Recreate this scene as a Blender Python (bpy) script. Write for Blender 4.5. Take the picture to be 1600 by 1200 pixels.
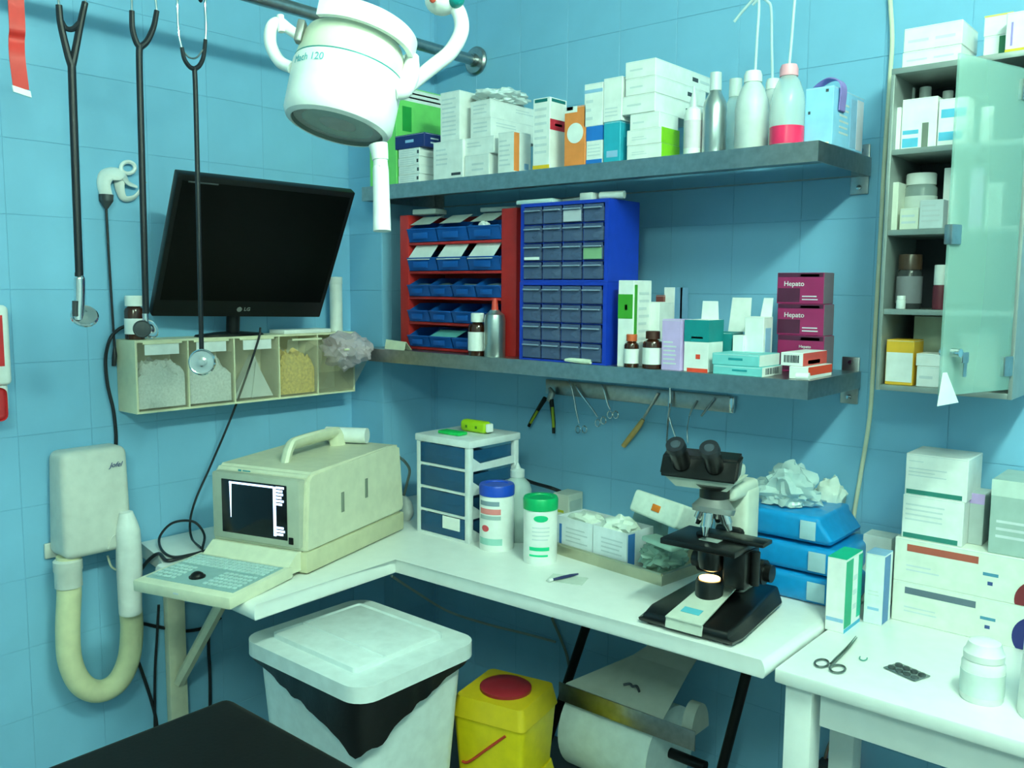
import bpy, bmesh, math, random
from mathutils import Vector, Matrix, noise
random.seed(7)
for o in list(bpy.data.objects): bpy.data.objects.remove(o, do_unlink=True)
SC = bpy.context.scene; COL = SC.collection
R = math.radians
# ---------------------------------------------------------------- camera, world, lights, exposure
FPX, YAW, PITCH, ROLL = 1391.0, R(40.56), R(6.21), R(0.40)
CAM = Vector((2.459, -2.25, 1.49))
fw = Vector((-math.sin(YAW)*math.cos(PITCH), math.cos(YAW)*math.cos(PITCH), -math.sin(PITCH)))
r0 = Vector((math.cos(YAW), math.sin(YAW), 0)); u0 = r0.cross(fw)
rt = math.cos(ROLL)*r0 + math.sin(ROLL)*u0; up = -math.sin(ROLL)*r0 + math.cos(ROLL)*u0
cd = bpy.data.cameras.new('camera'); cam = bpy.data.objects.new('camera', cd); COL.objects.link(cam)
cd.sensor_width = 36; cd.lens = FPX/1600*36; cd.clip_start = 0.02
cam.matrix_world = Matrix(((rt.x, up.x, -fw.x, CAM.x), (rt.y, up.y, -fw.y, CAM.y), (rt.z, up.z, -fw.z, CAM.z), (0, 0, 0, 1)))
SC.camera = cam
w = bpy.data.worlds.new('world'); SC.world = w; w.use_nodes = True
w.node_tree.nodes['Background'].inputs[0].default_value = (.75, 1, .9, 1)
w.node_tree.nodes['Background'].inputs[1].default_value = .05
SC.view_settings.view_transform = 'Standard'; SC.view_settings.look = 'None'
SC.view_settings.exposure = 0.0; SC.view_settings.gamma = 1
TINT = (.665, 1.0, .76)
TUBE = 150

def at(px, py, x=None, y=None, z=None):
    """point of the room that lies at photo pixel (px,py) on one of the planes x=, y= or z="""
    d = fw + rt*((px-800)/FPX) - up*((py-600)/FPX)
    t = (x-CAM.x)/d.x if x is not None else (y-CAM.y)/d.y if y is not None else (z-CAM.z)/d.z
    return CAM + d*t
# ---------------------------------------------------------------- materials
def lin(c): 
    return tuple((v/255/12.92 if v/255 <= .04045 else ((v/255+.055)/1.055)**2.4) for v in c)
MATS = {}
def M(name, col=(200, 200, 200), rough=.5, metal=0, var=.06, scale=30, bump=0, trans=0, emit=None, es=1, alpha=1, ior=1.45, coat=0):
    if name in MATS: return MATS[name]
    m = bpy.data.materials.new(name); m.use_nodes = True; nt = m.node_tree; N = nt.nodes; L = nt.links
    b = N['Principled BSDF']; c = lin(col)
    b.inputs['Roughness'].default_value = rough; b.inputs['Metallic'].default_value = metal; b.inputs['IOR'].default_value = ior
    b.inputs['Transmission Weight'].default_value = trans; b.inputs['Alpha'].default_value = alpha; b.inputs['Coat Weight'].default_value = coat
    tc = N.new('ShaderNodeTexCoord'); nz = N.new('ShaderNodeTexNoise'); nz.inputs['Scale'].default_value = scale; nz.inputs['Detail'].default_value = 3
    L.new(tc.outputs['Object'], nz.inputs['Vector'])
    rp = N.new('ShaderNodeValToRGB')
    rp.color_ramp.elements[0].position = .3; rp.color_ramp.elements[1].position = .7
    rp.color_ramp.elements[0].color = tuple(v*(1-var) for v in c)+(1,); rp.color_ramp.elements[1].color = tuple(min(1, v*(1+var)) for v in c)+(1,)
    L.new(nz.outputs['Fac'], rp.inputs['Fac']); L.new(rp.outputs['Color'], b.inputs['Base Color'])
    if bump:
        bp = N.new('ShaderNodeBump'); bp.inputs['Strength'].default_value = bump; bp.inputs['Distance'].default_value = .002
        L.new(nz.outputs['Fac'], bp.inputs['Height']); L.new(bp.outputs['Normal'], b.inputs['Normal'])
    if emit:
        b.inputs['Emission Color'].default_value = lin(emit)+(1,); b.inputs['Emission Strength'].default_value = es
    MATS[name] = m; return m
WHITE = M('white_card', (236, 238, 236), .55)
PLAST = M('white_plastic', (235, 238, 235), .32)
CREAM = M('cream_plastic', (222, 222, 196), .4)
BEIGE = M('beige_plastic', (214, 213, 188), .42)
LAMPW = M('lamp_enamel', (240, 243, 240), .28)
BLACK = M('black_plastic', (12, 13, 14), .4, ior=1.35)
GLOSSBLK = M('gloss_black', (4, 5, 5), .3, ior=1.2)
RUBBER = M('dark_rubber', (22, 26, 34), .45)
STEEL = M('brushed_steel', (170, 172, 172), .32, 1, var=.12, scale=60)
CHROME = M('chrome', (215, 215, 215), .12, 1)
GREYM = M('painted_grey_metal', (150, 152, 150), .4, .6)
RED = M('red_steel', (190, 40, 38), .45)
BINBLUE = M('bin_blue', (20, 88, 170), .4)
CABBLUE = M('cabinet_blue', (18, 55, 175), .42)
TEAL = M('teal_print', (25, 140, 150), .5)
GREY = M('grey_print', (210, 217, 220), .6)
INK = M('dark_ink', (55, 65, 75), .6)
WALL = M('blue_tile_glaze', (131, 189, 222), .38, var=.035, scale=7, bump=.12)
GROUT = M('painted_grout', (122, 179, 213), .6, var=.05)
def colm(r, g, b, rough=.5): return M('card_%d_%d_%d' % (r, g, b), (r, g, b), rough)
def clearm(name, col, fac=.3, rough=.15):
    if name in MATS: return MATS[name]
    m = M(name, col, rough, var=0); nt = m.node_tree; b = nt.nodes['Principled BSDF']; out = nt.nodes['Material Output']
    t = nt.nodes.new('ShaderNodeBsdfTransparent'); x = nt.nodes.new('ShaderNodeMixShader'); x.inputs[0].default_value = fac
    nt.links.new(t.outputs[0], x.inputs[1]); nt.links.new(b.outputs[0], x.inputs[2]); nt.links.new(x.outputs[0], out.inputs[0]); return m
# ---------------------------------------------------------------- mesh builder
def smooth(me, ang=35):
    bm = bmesh.new(); bm.from_mesh(me); c = math.cos(R(ang))
    for f in bm.faces: f.smooth = True
    for e in bm.edges:
        if len(e.link_faces) == 2 and e.link_faces[0].normal.dot(e.link_faces[1].normal) < c: e.smooth = False
    bm.to_mesh(me); bm.free()
def catmull(pts, n=8):
    pts = [Vector(p) for p in pts]
    if len(pts) < 3: return pts
    out = []; P = [pts[0]*2-pts[1]]+pts+[pts[-1]*2-pts[-2]]
    for i in range(1, len(P)-2):
        a, b, c, d = P[i-1], P[i], P[i+1], P[i+2]
        for k in range(n):
            t = k/n
            out.append(.5*((2*b)+(c-a)*t+(2*a-5*b+4*c-d)*t*t+(3*b-a-3*c+d)*t**3))
    out.append(pts[-1]); return out
class MB:
    def __init__(s): s.bm = bmesh.new()
    def box(s, x0, x1, y0, y1, z0, z1, bev=0, seg=2, mat=None, only=None):
        r = bmesh.ops.create_cube(s.bm, size=1); vs = r['verts']
        for v in vs:
            v.co = Vector((x0+(v.co.x+.5)*(x1-x0), y0+(v.co.y+.5)*(y1-y0), z0+(v.co.z+.5)*(z1-z0)))
        new = set(vs)
        if bev:
            es = list({e for v in vs for e in v.link_edges})
            if only == 'z': es = [e for e in es if abs(e.verts[0].co.z-e.verts[1].co.z) > 1e-6]
            if only == 'y': es = [e for e in es if abs(e.verts[0].co.y-e.verts[1].co.y) > 1e-6]
            b = bmesh.ops.bevel(s.bm, geom=es, offset=bev, segments=seg, affect='EDGES', profile=.5)
            new = {v for v in vs if v.is_valid} | set(b['verts'])
        if mat is not None:
            for v in new: v.co = mat @ v.co
        return s
    def quadprism(s, pts, h):                       # pts: polygon (Vectors, ccw seen from normal side); extruded by vector h
        h = Vector(h); a = [s.bm.verts.new(Vector(p)) for p in pts]; b = [s.bm.verts.new(Vector(p)+h) for p in pts]; n = len(pts)
        s.bm.faces.new(a[::-1]); s.bm.faces.new(b)
        for i in range(n): s.bm.faces.new((a[i], a[(i+1) % n], b[(i+1) % n], b[i]))
        return s
    def prism(s, poly, z0, z1, bev=0, seg=3):        # xy polygon extruded in z
        a = [s.bm.verts.new((x, y, z0)) for x, y in poly]; b = [s.bm.verts.new((x, y, z1)) for x, y in poly]; n = len(poly)
        fs = [s.bm.faces.new(a[::-1]), s.bm.faces.new(b)]
        for i in range(n): s.bm.faces.new((a[i], a[(i+1) % n], b[(i+1) % n], b[i]))
        if bev:
            es = [e for f in fs for e in f.edges]
            bmesh.ops.bevel(s.bm, geom=es, offset=bev, segments=seg, affect='EDGES', profile=.5)
        return s
    def lathe(s, prof, c=(0, 0, 0), seg=28, mat=None, sx=1, sy=1):
        c = Vector(c); rings = []
        for r, z in prof:
            if r < 1e-5: rings.append([s.bm.verts.new(c+Vector((0, 0, z)))])
            else: rings.append([s.bm.verts.new(c+Vector((r*sx*math.cos(2*math.pi*k/seg), r*sy*math.sin(2*math.pi*k/seg), z))) for k in range(seg)])
        for a, b in zip(rings, rings[1:]):
            for k in range(seg):
                j = (k+1) % seg
                if len(a) == 1 and len(b) == 1: continue
                if len(a) == 1: s.bm.faces.new((a[0], b[j], b[k]))
                elif len(b) == 1: s.bm.faces.new((a[k], a[j], b[0]))
                else: s.bm.faces.new((a[k], a[j], b[j], b[k]))
        for g, fl in ((rings[0], True), (rings[-1], False)):
            if len(g) > 1: s.bm.faces.new(g[::-1] if fl else g)
        if mat is not None:
            for g in rings:
                for v in g: v.co = mat @ v.co
        return s
    def cyl(s, p0, p1, r0, r1=None, seg=16):
        p0 = Vector(p0); p1 = Vector(p1); d = p1-p0; q = d.to_track_quat('Z', 'Y').to_matrix().to_4x4()
        return s.lathe([(r0, 0), (r1 if r1 is not None else r0, d.length)], seg=seg, mat=Matrix.Translation(p0) @ q)
    def tube(s, pts, r, seg=10, n=8, flat=1.0):
        P = catmull(pts, n); rr = r if isinstance(r, (list, tuple)) else None
        t0 = (P[1]-P[0]).normalized(); nrm = t0.orthogonal().normalized(); rings = []
        for i, p in enumerate(P):
            t = (P[min(i+1, len(P)-1)]-P[max(i-1, 0)]).normalized()
            nrm = (nrm-t*nrm.dot(t)).normalized(); bn = t.cross(nrm)
            if rr:
                f = i/(len(P)-1)*(len(rr)-1); k = min(int(f), len(rr)-2); ra = rr[k]+(rr[k+1]-rr[k])*(f-k)
            else: ra = r
            rings.append([s.bm.verts.new(p+nrm*ra*math.cos(2*math.pi*k/seg)+bn*ra*flat*math.sin(2*math.pi*k/seg)) for k in range(seg)])
        for a, b in zip(rings, rings[1:]):
            for k in range(seg): s.bm.faces.new((a[k], a[(k+1) % seg], b[(k+1) % seg], b[k]))
        s.bm.faces.new(rings[0][::-1]); s.bm.faces.new(rings[-1]); return s
    def strip(s, pts, wvec, th):                     # ribbon along pts with width vector wvec and thickness vector th
        P = catmull(pts, 6); wv = Vector(wvec); th = Vector(th); rows = []
        for p in P: rows.append([s.bm.verts.new(p+a+b) for a, b in ((-wv/2, -th/2), (wv/2, -th/2), (wv/2, th/2), (-wv/2, th/2))])
        for a, b in zip(rows, rows[1:]):
            for k in range(4): s.bm.faces.new((a[k], a[(k+1) % 4], b[(k+1) % 4], b[k]))
        s.bm.faces.new(rows[0][::-1]); s.bm.faces.new(rows[-1]); return s
    def blob(s, c, rad, amp=.25, fr=3, sub=3, seed=0, flat=None):
        r = bmesh.ops.create_icosphere(s.bm, subdivisions=sub, radius=1); c = Vector(c); rad = Vector(rad)
        for v in r['verts']:
            d = v.co.copy(); k = 1+amp*noise.noise(d*fr+Vector((seed*7.1, seed*3.3, 0)))+amp*.5*noise.noise(d*fr*2.7+Vector((0, seed*5.7, 9)))
            q = Vector((d.x*rad.x, d.y*rad.y, d.z*rad.z))*k
            if flat is not None and q.z < -flat: q.z = -flat
            v.co = c+q
        return s
    def heap(s, x0, x1, y0, y1, z0, h, seed=0, n=14, rough=.25):   # loose heap filling a bin
        g = []
        for i in range(n+1):
            row = []
            for j in range(n+1):
                u, v = i/n, j/n; e = min(u, 1-u, v, 1-v)
                k = (.72+.28*min(1, e*5))*(1+rough*noise.noise(Vector((u*5+seed, v*5, seed*1.7)))+rough*.6*noise.noise(Vector((u*13, v*13+seed, 2))))
                row.append((s.bm.verts.new((x0+(x1-x0)*u, y0+(y1-y0)*v, z0)), s.bm.verts.new((x0+(x1-x0)*u, y0+(y1-y0)*v, z0+h*max(.1, k)))))
            g.append(row)
        for i in range(n):
            for j in range(n):
                for t_ in (0, 1):
                    q = [g[i][j][t_], g[i+1][j][t_], g[i+1][j+1][t_], g[i][j+1][t_]]; s.bm.faces.new(q if t_ else q[::-1])
        for i in range(n):
            for a, b in ((g[i][0], g[i+1][0]), (g[i+1][n], g[i][n]), (g[0][i+1], g[0][i]), (g[n][i], g[n][i+1])): s.bm.faces.new((a[0], b[0], b[1], a[1]))
        return s
    def mesh(s, name, mat, ang=35):
        bmesh.ops.recalc_face_normals(s.bm, faces=s.bm.faces[:])
        me = bpy.data.meshes.new(name); s.bm.to_mesh(me); s.bm.free(); me.materials.append(mat); smooth(me, ang); return me
    def part(s, name, mat, parent=None, ang=35, **kw):
        o = bpy.data.objects.new(name, s.mesh(name, mat, ang)); COL.objects.link(o)
        if parent is not None: o.parent = parent
        for k, v in kw.items(): o[k] = v
        return o
def tag(o, label=None, cat=None, group=None, kind=None):
    if label: o['label'] = label
    if cat: o['category'] = cat
    if group: o['group'] = group
    if kind: o['kind'] = kind
    return o
def thing(name, label, cat, loc=(0, 0, 0), rz=0, group=None, rot=None):
    o = bpy.data.objects.new(name, None); COL.objects.link(o); o.location = loc; o.rotation_euler = rot if rot else (0, 0, rz); o.empty_display_size = .05
    return tag(o, label, cat, group)
def solo(mb, name, mat, label, cat, loc=(0, 0, 0), rz=0, group=None, kind=None, ang=35):
    o = mb.part(name, mat, None, ang); o.location = loc; o.rotation_euler = (0, 0, rz); return tag(o, label, cat, group, kind)
def text(parent, body, size, mat, origin, right, upv, name='lettering', shear=0, ext=.0004, bold=0):
    c = bpy.data.curves.new('t', 'FONT'); c.body = body; c.size = size; c.extrude = ext; c.shear = shear; c.offset = bold; c.align_x = 'CENTER'; c.align_y = 'CENTER'; c.resolution_u = 3
    t = bpy.data.objects.new('t', c); COL.objects.link(t); bpy.context.view_layer.update()
    me = bpy.data.meshes.new_from_object(t.evaluated_get(bpy.context.evaluated_depsgraph_get())); bpy.data.objects.remove(t)
    rv = Vector(right).normalized(); uv = Vector(upv).normalized(); nv = rv.cross(uv); o3 = Vector(origin)
    me.transform(Matrix(((rv.x, uv.x, nv.x, o3.x), (rv.y, uv.y, nv.y, o3.y), (rv.z, uv.z, nv.z, o3.z), (0, 0, 0, 1))))
    me.materials.clear(); me.materials.append(mat); me.name = name
    o = bpy.data.objects.new(name, me); COL.objects.link(o); o.parent = parent; return o
def struct(o): o['kind'] = 'structure'; return o
# ---------------------------------------------------------------- room shell
RX, RY, RZ = 4.2, -4.4, 2.70
struct(MB().box(-.1, RX+.1, RY-.1, .1, -.1, 0).part('floor', M('floor_tile_grey', (112, 116, 116), .45, var=.15, scale=9)))
struct(MB().box(-.1, RX+.1, RY-.1, .1, RZ, RZ+.1).part('ceiling', M('ceiling_paint', (235, 238, 235), .8)))
wl = struct(MB().box(-.1, 0, RY, .1, 0, RZ).part('wall_left', GROUT))
wb = struct(MB().box(0, RX+.1, 0, .1, 0, RZ).part('wall_back', GROUT))
struct(MB().box(RX, RX+.1, RY, 0, 0, RZ).part('wall_right', M('far_wall_paint', (185, 200, 208), .6)))
struct(MB().box(-.1, RX+.1, RY-.1, RY, 0, RZ).part('wall_front', M('far_wall_paint', (185, 200, 208), .6)))
wc = struct(MB().box(0, .168, -.248, 0, 0, RZ).part('wall_chase', GROUT))
TP, TG = .19, .0010
TM = {}
def tile_mesh(a, h, ax):
    k = (round(a, 4), round(h, 4), ax)
    if k not in TM:
        mb = MB()
        if ax == 'y': mb.box(0, a-TG, -.0013, 0, 0, h-TG, .0007, 1)      # faces -y
        else: mb.box(0, .0013, 0, a-TG, 0, h-TG, .0007, 1)               # faces +x
        TM[k] = mb.mesh('tile', WALL)
    return TM[k]
ZJ = [0]+[.145+TP*i for i in range(14)]; ZJ = [z for z in ZJ if z < RZ]+[RZ]
def tiles(parent, ax, a0, a1, off, fixed):
    js = [a0]; k = math.ceil((a0-off)/TP+1e-6)
    while off+k*TP < a1-1e-4: js.append(off+k*TP); k += 1
    js.append(a1)
    for p, q in zip(js, js[1:]):
        for z0, z1 in zip(ZJ, ZJ[1:]):
            if q-p < .01 or z1-z0 < .01: continue
            o = bpy.data.objects.new('tile', tile_mesh(q-p, z1-z0, ax)); COL.objects.link(o); o.parent = parent
            o.location = (p+TG/2, fixed, z0+TG/2) if ax == 'y' else (fixed, p+TG/2, z0+TG/2)
tiles(wl, 'x', -1.72, -.248, -.02, 0)
tiles(wb, 'y', .168, 2.65, .56, 0)
tiles(wc, 'y', 0, .168, 0, -.248)
tiles(wc, 'x', -.248, 0, -.02, .168)
# opal tube fitting on the ceiling above the frame; second one is added fill
for i, (x, y, es) in enumerate(((2.64, -1.38, TUBE), (2.64, -2.95, TUBE*.85))):
    t = thing('ceiling_light', ('opal tube ceiling lamp nearer the back wall shelves', 'added fill lamp on the ceiling farther from the back wall')[i], 'light', (x, y, RZ), group='row of ceiling lamps')
    MB().box(-.05, .05, -.34, .34, -.04, 0, .006).part('housing', PLAST, t)
    for yy in (-.25, .25): MB().cyl((0, yy, -.04), (0, yy, -.065), .012).part('bracket', PLAST, t)
    tm = M('lit_opal_%d' % i, (245, 255, 250), .4); b = tm.node_tree.nodes['Principled BSDF']; b.inputs['Emission Color'].default_value = TINT+(1,); b.inputs['Emission Strength'].default_value = es
    prof = [(.055*math.sin(R(90*k/6)), -.30-.055*math.cos(R(90*k/6))) for k in range(7)]+[(.055*math.cos(R(90*k/6)), .30+.055*math.sin(R(90*k/6))) for k in range(7)]
    MB().lathe(prof, seg=20, mat=Matrix.Translation((0, 0, -.115)) @ Matrix.Rotation(R(90), 4, 'X')).part('opal_tube', tm, t)
# ---------------------------------------------------------------- desks and table
DZ, TZ = .75, .735
LAM = M('white_laminate', (238, 241, 238), .3, var=.02)
d = thing('corner_desk', 'white L-shaped corner worktop with rounded edge carried on struts', 'desk', (0, 0, 0))
MB().prism([(0.003, -1.06), (.19, -1.06), (.24, -1.115), (.722, -1.128), (.668, -.645), (1.742, -.636), (1.742, -.003), (.171, -.003), (.171, -.251), (.003, -.251)], DZ-.036, DZ, .0165, 5).part('worktop', LAM, d, 50)
# steel struts below the worktop
for pa_, pb_ in (((912, 990), (892, 1050)), ((1163, 1065), (1128, 1200))):
    p0 = at(*pa_, y=-.2); p1 = at(*pb_, y=-.2); e = (p1-p0)/(p0.z-p1.z); a = p0+e*(p0.z-(DZ-.037)); c = p0+e*(p0.z-.012)
    MB().cyl(a, c, .0135, seg=12).part('leg', M('black_steel', (20, 22, 24), .4, .5), d)
    MB().box(a.x-.03, a.x+.03, -.23, -.17, DZ-.042, DZ-.036).part('leg_plate', M('black_steel'), d)
    MB().lathe([(.022, 0), (.022, .012), (.016, .02), (0, .02)], (c.x, c.y, 0)).part('foot', RUBBER, d)
# cream wall bracket under the left wing
bk = MB(); y = at(275, 1000, x=.02).y
bk.box(.003, .03, y-.028, y+.028, .12, DZ-.036, .003); bk.part('wall_bracket', CREAM, d)
p0 = Vector((.03, y, .30)); p1 = Vector((.36, y, DZ-.045))
MB().cyl(p0, p1, .017, seg=6).part('bracket_brace', CREAM, d)
MB().box(.03, .5, y-.02, y+.02, DZ-.05, DZ-.036).part('bracket_arm', CREAM, d)

t = thing('side_table', 'white painted wooden table with square legs joining the worktop', 'table', (0, 0, 0))
MB().box(1.748, 2.95, -.605, -.012, TZ-.03, TZ, .005).part('tabletop', LAM, t)
for x in (1.764, 2.86):
    for y in (-.585, -.33): MB().box(x, x+.055, y, y+.055, 0, TZ-.03, .003).part('leg', LAM, t)
MB().box(1.832, 2.86, -.575, -.553, TZ-.105, TZ-.03, .002).part('apron', LAM, t)
MB().box(1.832, 2.86, -.07, -.05, TZ-.105, TZ-.03, .002).part('apron', LAM, t)
MB().box(1.784, 1.806, -.525, -.02, TZ-.105, TZ-.03, .002).part('apron', LAM, t)

# black padded examination table in the foreground
t = thing('examination_table', 'black padded examination table top in front of the waste bin', 'table', (1.45, -2.2, 0))
o = MB().box(1.154, 1.80, -2.95, -1.46, .735, .80, .022, 4).part('padded_top', M('black_vinyl', (9, 10, 11), .55, bump=.1, scale=120, ior=1.22), t); o.location = (-1.45, 2.2, 0)
o = MB().box(1.20, 1.755, -2.9, -1.51, .69, .735, .004).part('frame', STEEL, t); o.location = (-1.45, 2.2, 0)
for x in (1.23, 1.725):
    for y in (-2.86, -1.55):
        o = MB().cyl((x, y, 0), (x, y, .69), .018).part('leg', STEEL, t); o.location = (-1.45, 2.2, 0)

# ---------------------------------------------------------------- stainless wall shelves
SH1, SH2 = 1.808, 1.288
def shelf(label, zt, hgt):
    t = thing('wall_shelf', label, 'shelf', (0, 0, 0), group='stainless wall shelves')
    m = MB(); x0, x1 = .178, 1.685
    m.box(x0, x1, -.34, -.012, zt-.003, zt); m.box(x0, x1, -.34, -.337, zt-hgt, zt-.003); m.box(x0, x0+.003, -.337, -.012, zt-hgt, zt-.003); m.box(x1-.003, x1, -.337, -.012, zt-hgt, zt-.003)
    m.box(x0+.003, x1-.003, -.337, -.322, zt-hgt, zt-hgt+.002); m.box(x0+.003, x1-.003, -.028, -.012, zt-hgt, zt-hgt+.002); m.part('shelf_tray', STEEL, t)
    for x in (x0+.02, x1-.028):
        b = MB(); b.box(x-.022, x+.022, -.009, -.003, zt-hgt-.042, zt+.034, .002); b.part('bracket', STEEL, t)
        for z in (zt+.02, zt-hgt-.025): MB().lathe([(.007, 0), (.006, .003), (0, .004)], (0, 0, 0), 12, Matrix.Translation((x, -.009, z)) @ Matrix.Rotation(R(90), 4, 'X')).part('screw', CHROME, t)
    return t
shelf('upper stainless steel wall shelf crowded with medicine boxes and bottles', SH1, .044)
shelf('lower stainless steel wall shelf holding the red and blue drawer racks', SH2, .042)

# ---------------------------------------------------------------- glass-door medicine cabinet
CX0, CX1, CY, CZ0, CZ1 = 1.790, 2.062, -.22, 1.268, 1.950
t = thing('medicine_cabinet', 'wall cabinet with steel shelves and open frosted glass door', 'cabinet', (CX0, 0, CZ0))
cab = M('cabinet_grey', (150, 160, 158), .4, .35)
def loc(o, v): o.location = -Vector(v); return o
L0 = (CX0, 0, CZ0)
loc(MB().box(CX0, CX0+.008, CY, -.004, CZ0, CZ1, .001).part('side_panel', cab, t), L0)
loc(MB().box(CX1-.008, CX1, CY, -.004, CZ0, CZ1, .001).part('side_panel', cab, t), L0)
loc(MB().box(CX0+.008, CX1-.008, -.010, -.004, CZ0, CZ1).part('back_panel', M('dark_back', (34, 40, 48), .5), t), L0)
loc(MB().box(CX0, CX1, CY, -.004, CZ1, CZ1+.012, .001).part('top_panel', cab, t), L0)
CSH = [CZ0, 1.436, 1.608, 1.780]
for z in CSH:
    loc(MB().box(CX0+.008, CX1-.008, CY+.004, -.010, z, z+.012, .001).part('shelf_board' if z > CZ0 else 'bottom_panel', cab, t), L0)
# door, hinged on the right, swung out
hx, hy, ang = CX1-.006, CY-.004, R(72)
dv = Vector((-math.cos(ang), -math.sin(ang), 0)); dn = Vector((-dv.y, dv.x, 0)); dw = .235
def dbox(a0, a1, z0, z1, n0, n1, bev=0):
    m = MB(); mat = Matrix(((dv.x, dn.x, 0, hx), (dv.y, dn.y, 0, hy), (0, 0, 1, 0), (0, 0, 0, 1)))
    return m.box(a0, a1, n0, n1, z0, z1, bev, mat=mat)
FG = clearm('frosted_green_glass', (168, 208, 198), .42, .25)
dr = loc(dbox(.006, dw, CZ0+.022, CZ1-.03, -.003, .003, .001).part('door', FG, t), L0); dr['label'] = 'frosted pale green glass door'
for z in (CZ0+.05, CZ1-.09): dbox(0, .03, z, z+.04, -.006, .006, .001).part('hinge', STEEL, dr)
dbox(dw-.03, dw+.002, 1.575, 1.612, -.008, .008, .002).part('catch_plate', STEEL, dr)
q = Vector((hx, hy, 0))+dv*(dw-.03)
for sgn in (1, -1):
    MB().cyl(q+dn*.003*sgn+Vector((0, 0, 1.372)), q+dn*.02*sgn+Vector((0, 0, 1.372)), .009, .008, 16).part('lock', CHROME, dr)
k = q-dn*.012+dv*-.025
dbox(dw-.062, dw-.052, 1.325, 1.352, .012, .014).part('key', STEEL, dr); dbox(dw-.067, dw-.047, 1.352, 1.372, .012, .014, .0008).part('key_ring', STEEL, dr)
pt = MB(); a = q+dv*.03+dn*.006
pt.quadprism([a+Vector((0, 0, 1.335)), a-dv*.012+Vector((0, 0, 1.335)), a-dv*.055+Vector((0, 0, 1.275)), a+dv*.012+Vector((0, 0, 1.272))], -dn*.0012); pt.part('paper_tag', WHITE, dr)

# ---------------------------------------------------------------- carton helper
def rows(parent, face, u0, u1, v0, v1, n, dims, mat=GREY, name='printed_text'):
    m = MB(); 
    for i in range(n):
        va = v0+(v1-v0)*(i+.25)/n; vb = v0+(v1-v0)*(i+.6)/n; e = u1-(u1-u0)*(.35*random.random() if i % 2 else .05)
        _face(m, face, u0, e, va, vb, dims)
    return m.part(name, mat, parent)
def _face(m, face, u0, u1, v0, v1, dims, th=.0005):
    W, D, H = dims
    if face == 'F': m.box(W*u0, W*u1, -th, 0, H*v0, H*v1)
    elif face == 'R': m.box(W, W+th, D*u0, D*u1, H*v0, H*v1)
    elif face == 'T': m.box(W*u0, W*u1, D*v0, D*v1, H, H+th)
    elif face == 'L': m.box(-th, 0, D*u0, D*u1, H*v0, H*v1)
def carton(name, label, x0, x1, yf, dep, z0, z1, mat, decals=(), txt=(), lines=(), rz=0, group=None, cat='box', bev=.0012, flap=None):
    t = thing(name, label, cat, (x0, yf, z0), rz, group); W, D, H = x1-x0, dep, z1-z0; dm = (W, D, H)
    MB().box(0, W, 0, D, 0, H, bev, 1).part('carton_body', mat, t)
    seam = MB(); seam.box(W*.02, W*.98, -.0003, .0002, H-.0032, H-.0024); seam.box(W-.0002, W+.0003, D*.03, D*.97, H-.0032, H-.0024); seam.part('lid_seam', GREY, t)
    for dc in decals:
        m = MB()
        if dc[0] == 'disc':
            _, face, u, v, r, mm = dc
            cc = Vector((W*u, -.0003, H*v)); m.lathe([(r, 0), (r, .0007), (0, .0007)], seg=40, mat=Matrix.Translation(cc) @ Matrix.Rotation(R(90), 4, 'X'))
            for vv in m.bm.verts: vv.co.x = min(max(vv.co.x, .001), W-.001); vv.co.z = min(max(vv.co.z, .001), H-.001)   # print stops at the carton edge
            m.part('printed_disc', mm, t); continue
        _face(m, dc[0], dc[1], dc[2], dc[3], dc[4], dm); m.part(dc[6] if len(dc) > 6 else 'printed_band', dc[5], t)
    for face, u0, u1, v0, v1, n in lines: rows(t, face, u0, u1, v0, v1, n, dm)
    for face, u, v, size, body, mm in txt:
        if face == 'F': text(t, body, size, mm, (W*u, -.0009, H*v), (1, 0, 0), (0, 0, 1))
        else: text(t, body, size, mm, (W+.0009, D*u, H*v), (0, 1, 0), (0, 0, 1))
    if flap:                                          # open lid standing up: (u0,u1,height,lean)
        u0, u1, h, lean = flap; m = MB()
        m.quadprism([(W*u0, D-.002, H), (W*u1, D-.002, H), (W*u1-.003, D-.002+lean, H+h), (W*u0+.003, D-.002+lean, H+h)], (0, .0012, 0)); m.part('open_flap', WHITE, t)
    return t
def cpx(name, label, l, r, top, yf, dep, z0, mat, bot=None, **kw):
    """carton whose front face spans photo columns l..r at depth yf, top edge at photo row top"""
    ref = top+30
    x0 = at(l, ref, y=yf).x; x1 = at(r, ref, y=yf).x; z1 = at((l+r)/2, top, y=yf).z
    if bot is not None: z0 = at((l+r)/2, bot, y=yf).z
    return carton(name, label, x0, x1, yf, dep, z0, z1, mat, **kw), z1
def barcode(t, face, u0, u1, v0, v1, dm):
    m = MB(); x = u0; 
    while x < u1:
        wd = random.choice((.008, .014, .022))*(u1-u0)*3; _face(m, face, x, min(x+wd, u1), v0, v1, dm, .0009); x += wd+random.choice((.01, .018))*(u1-u0)*3
    m.part('barcode', INK, t)
def ztop(l, r, top, yf): return at((l+r)/2, top, y=yf).z
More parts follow.
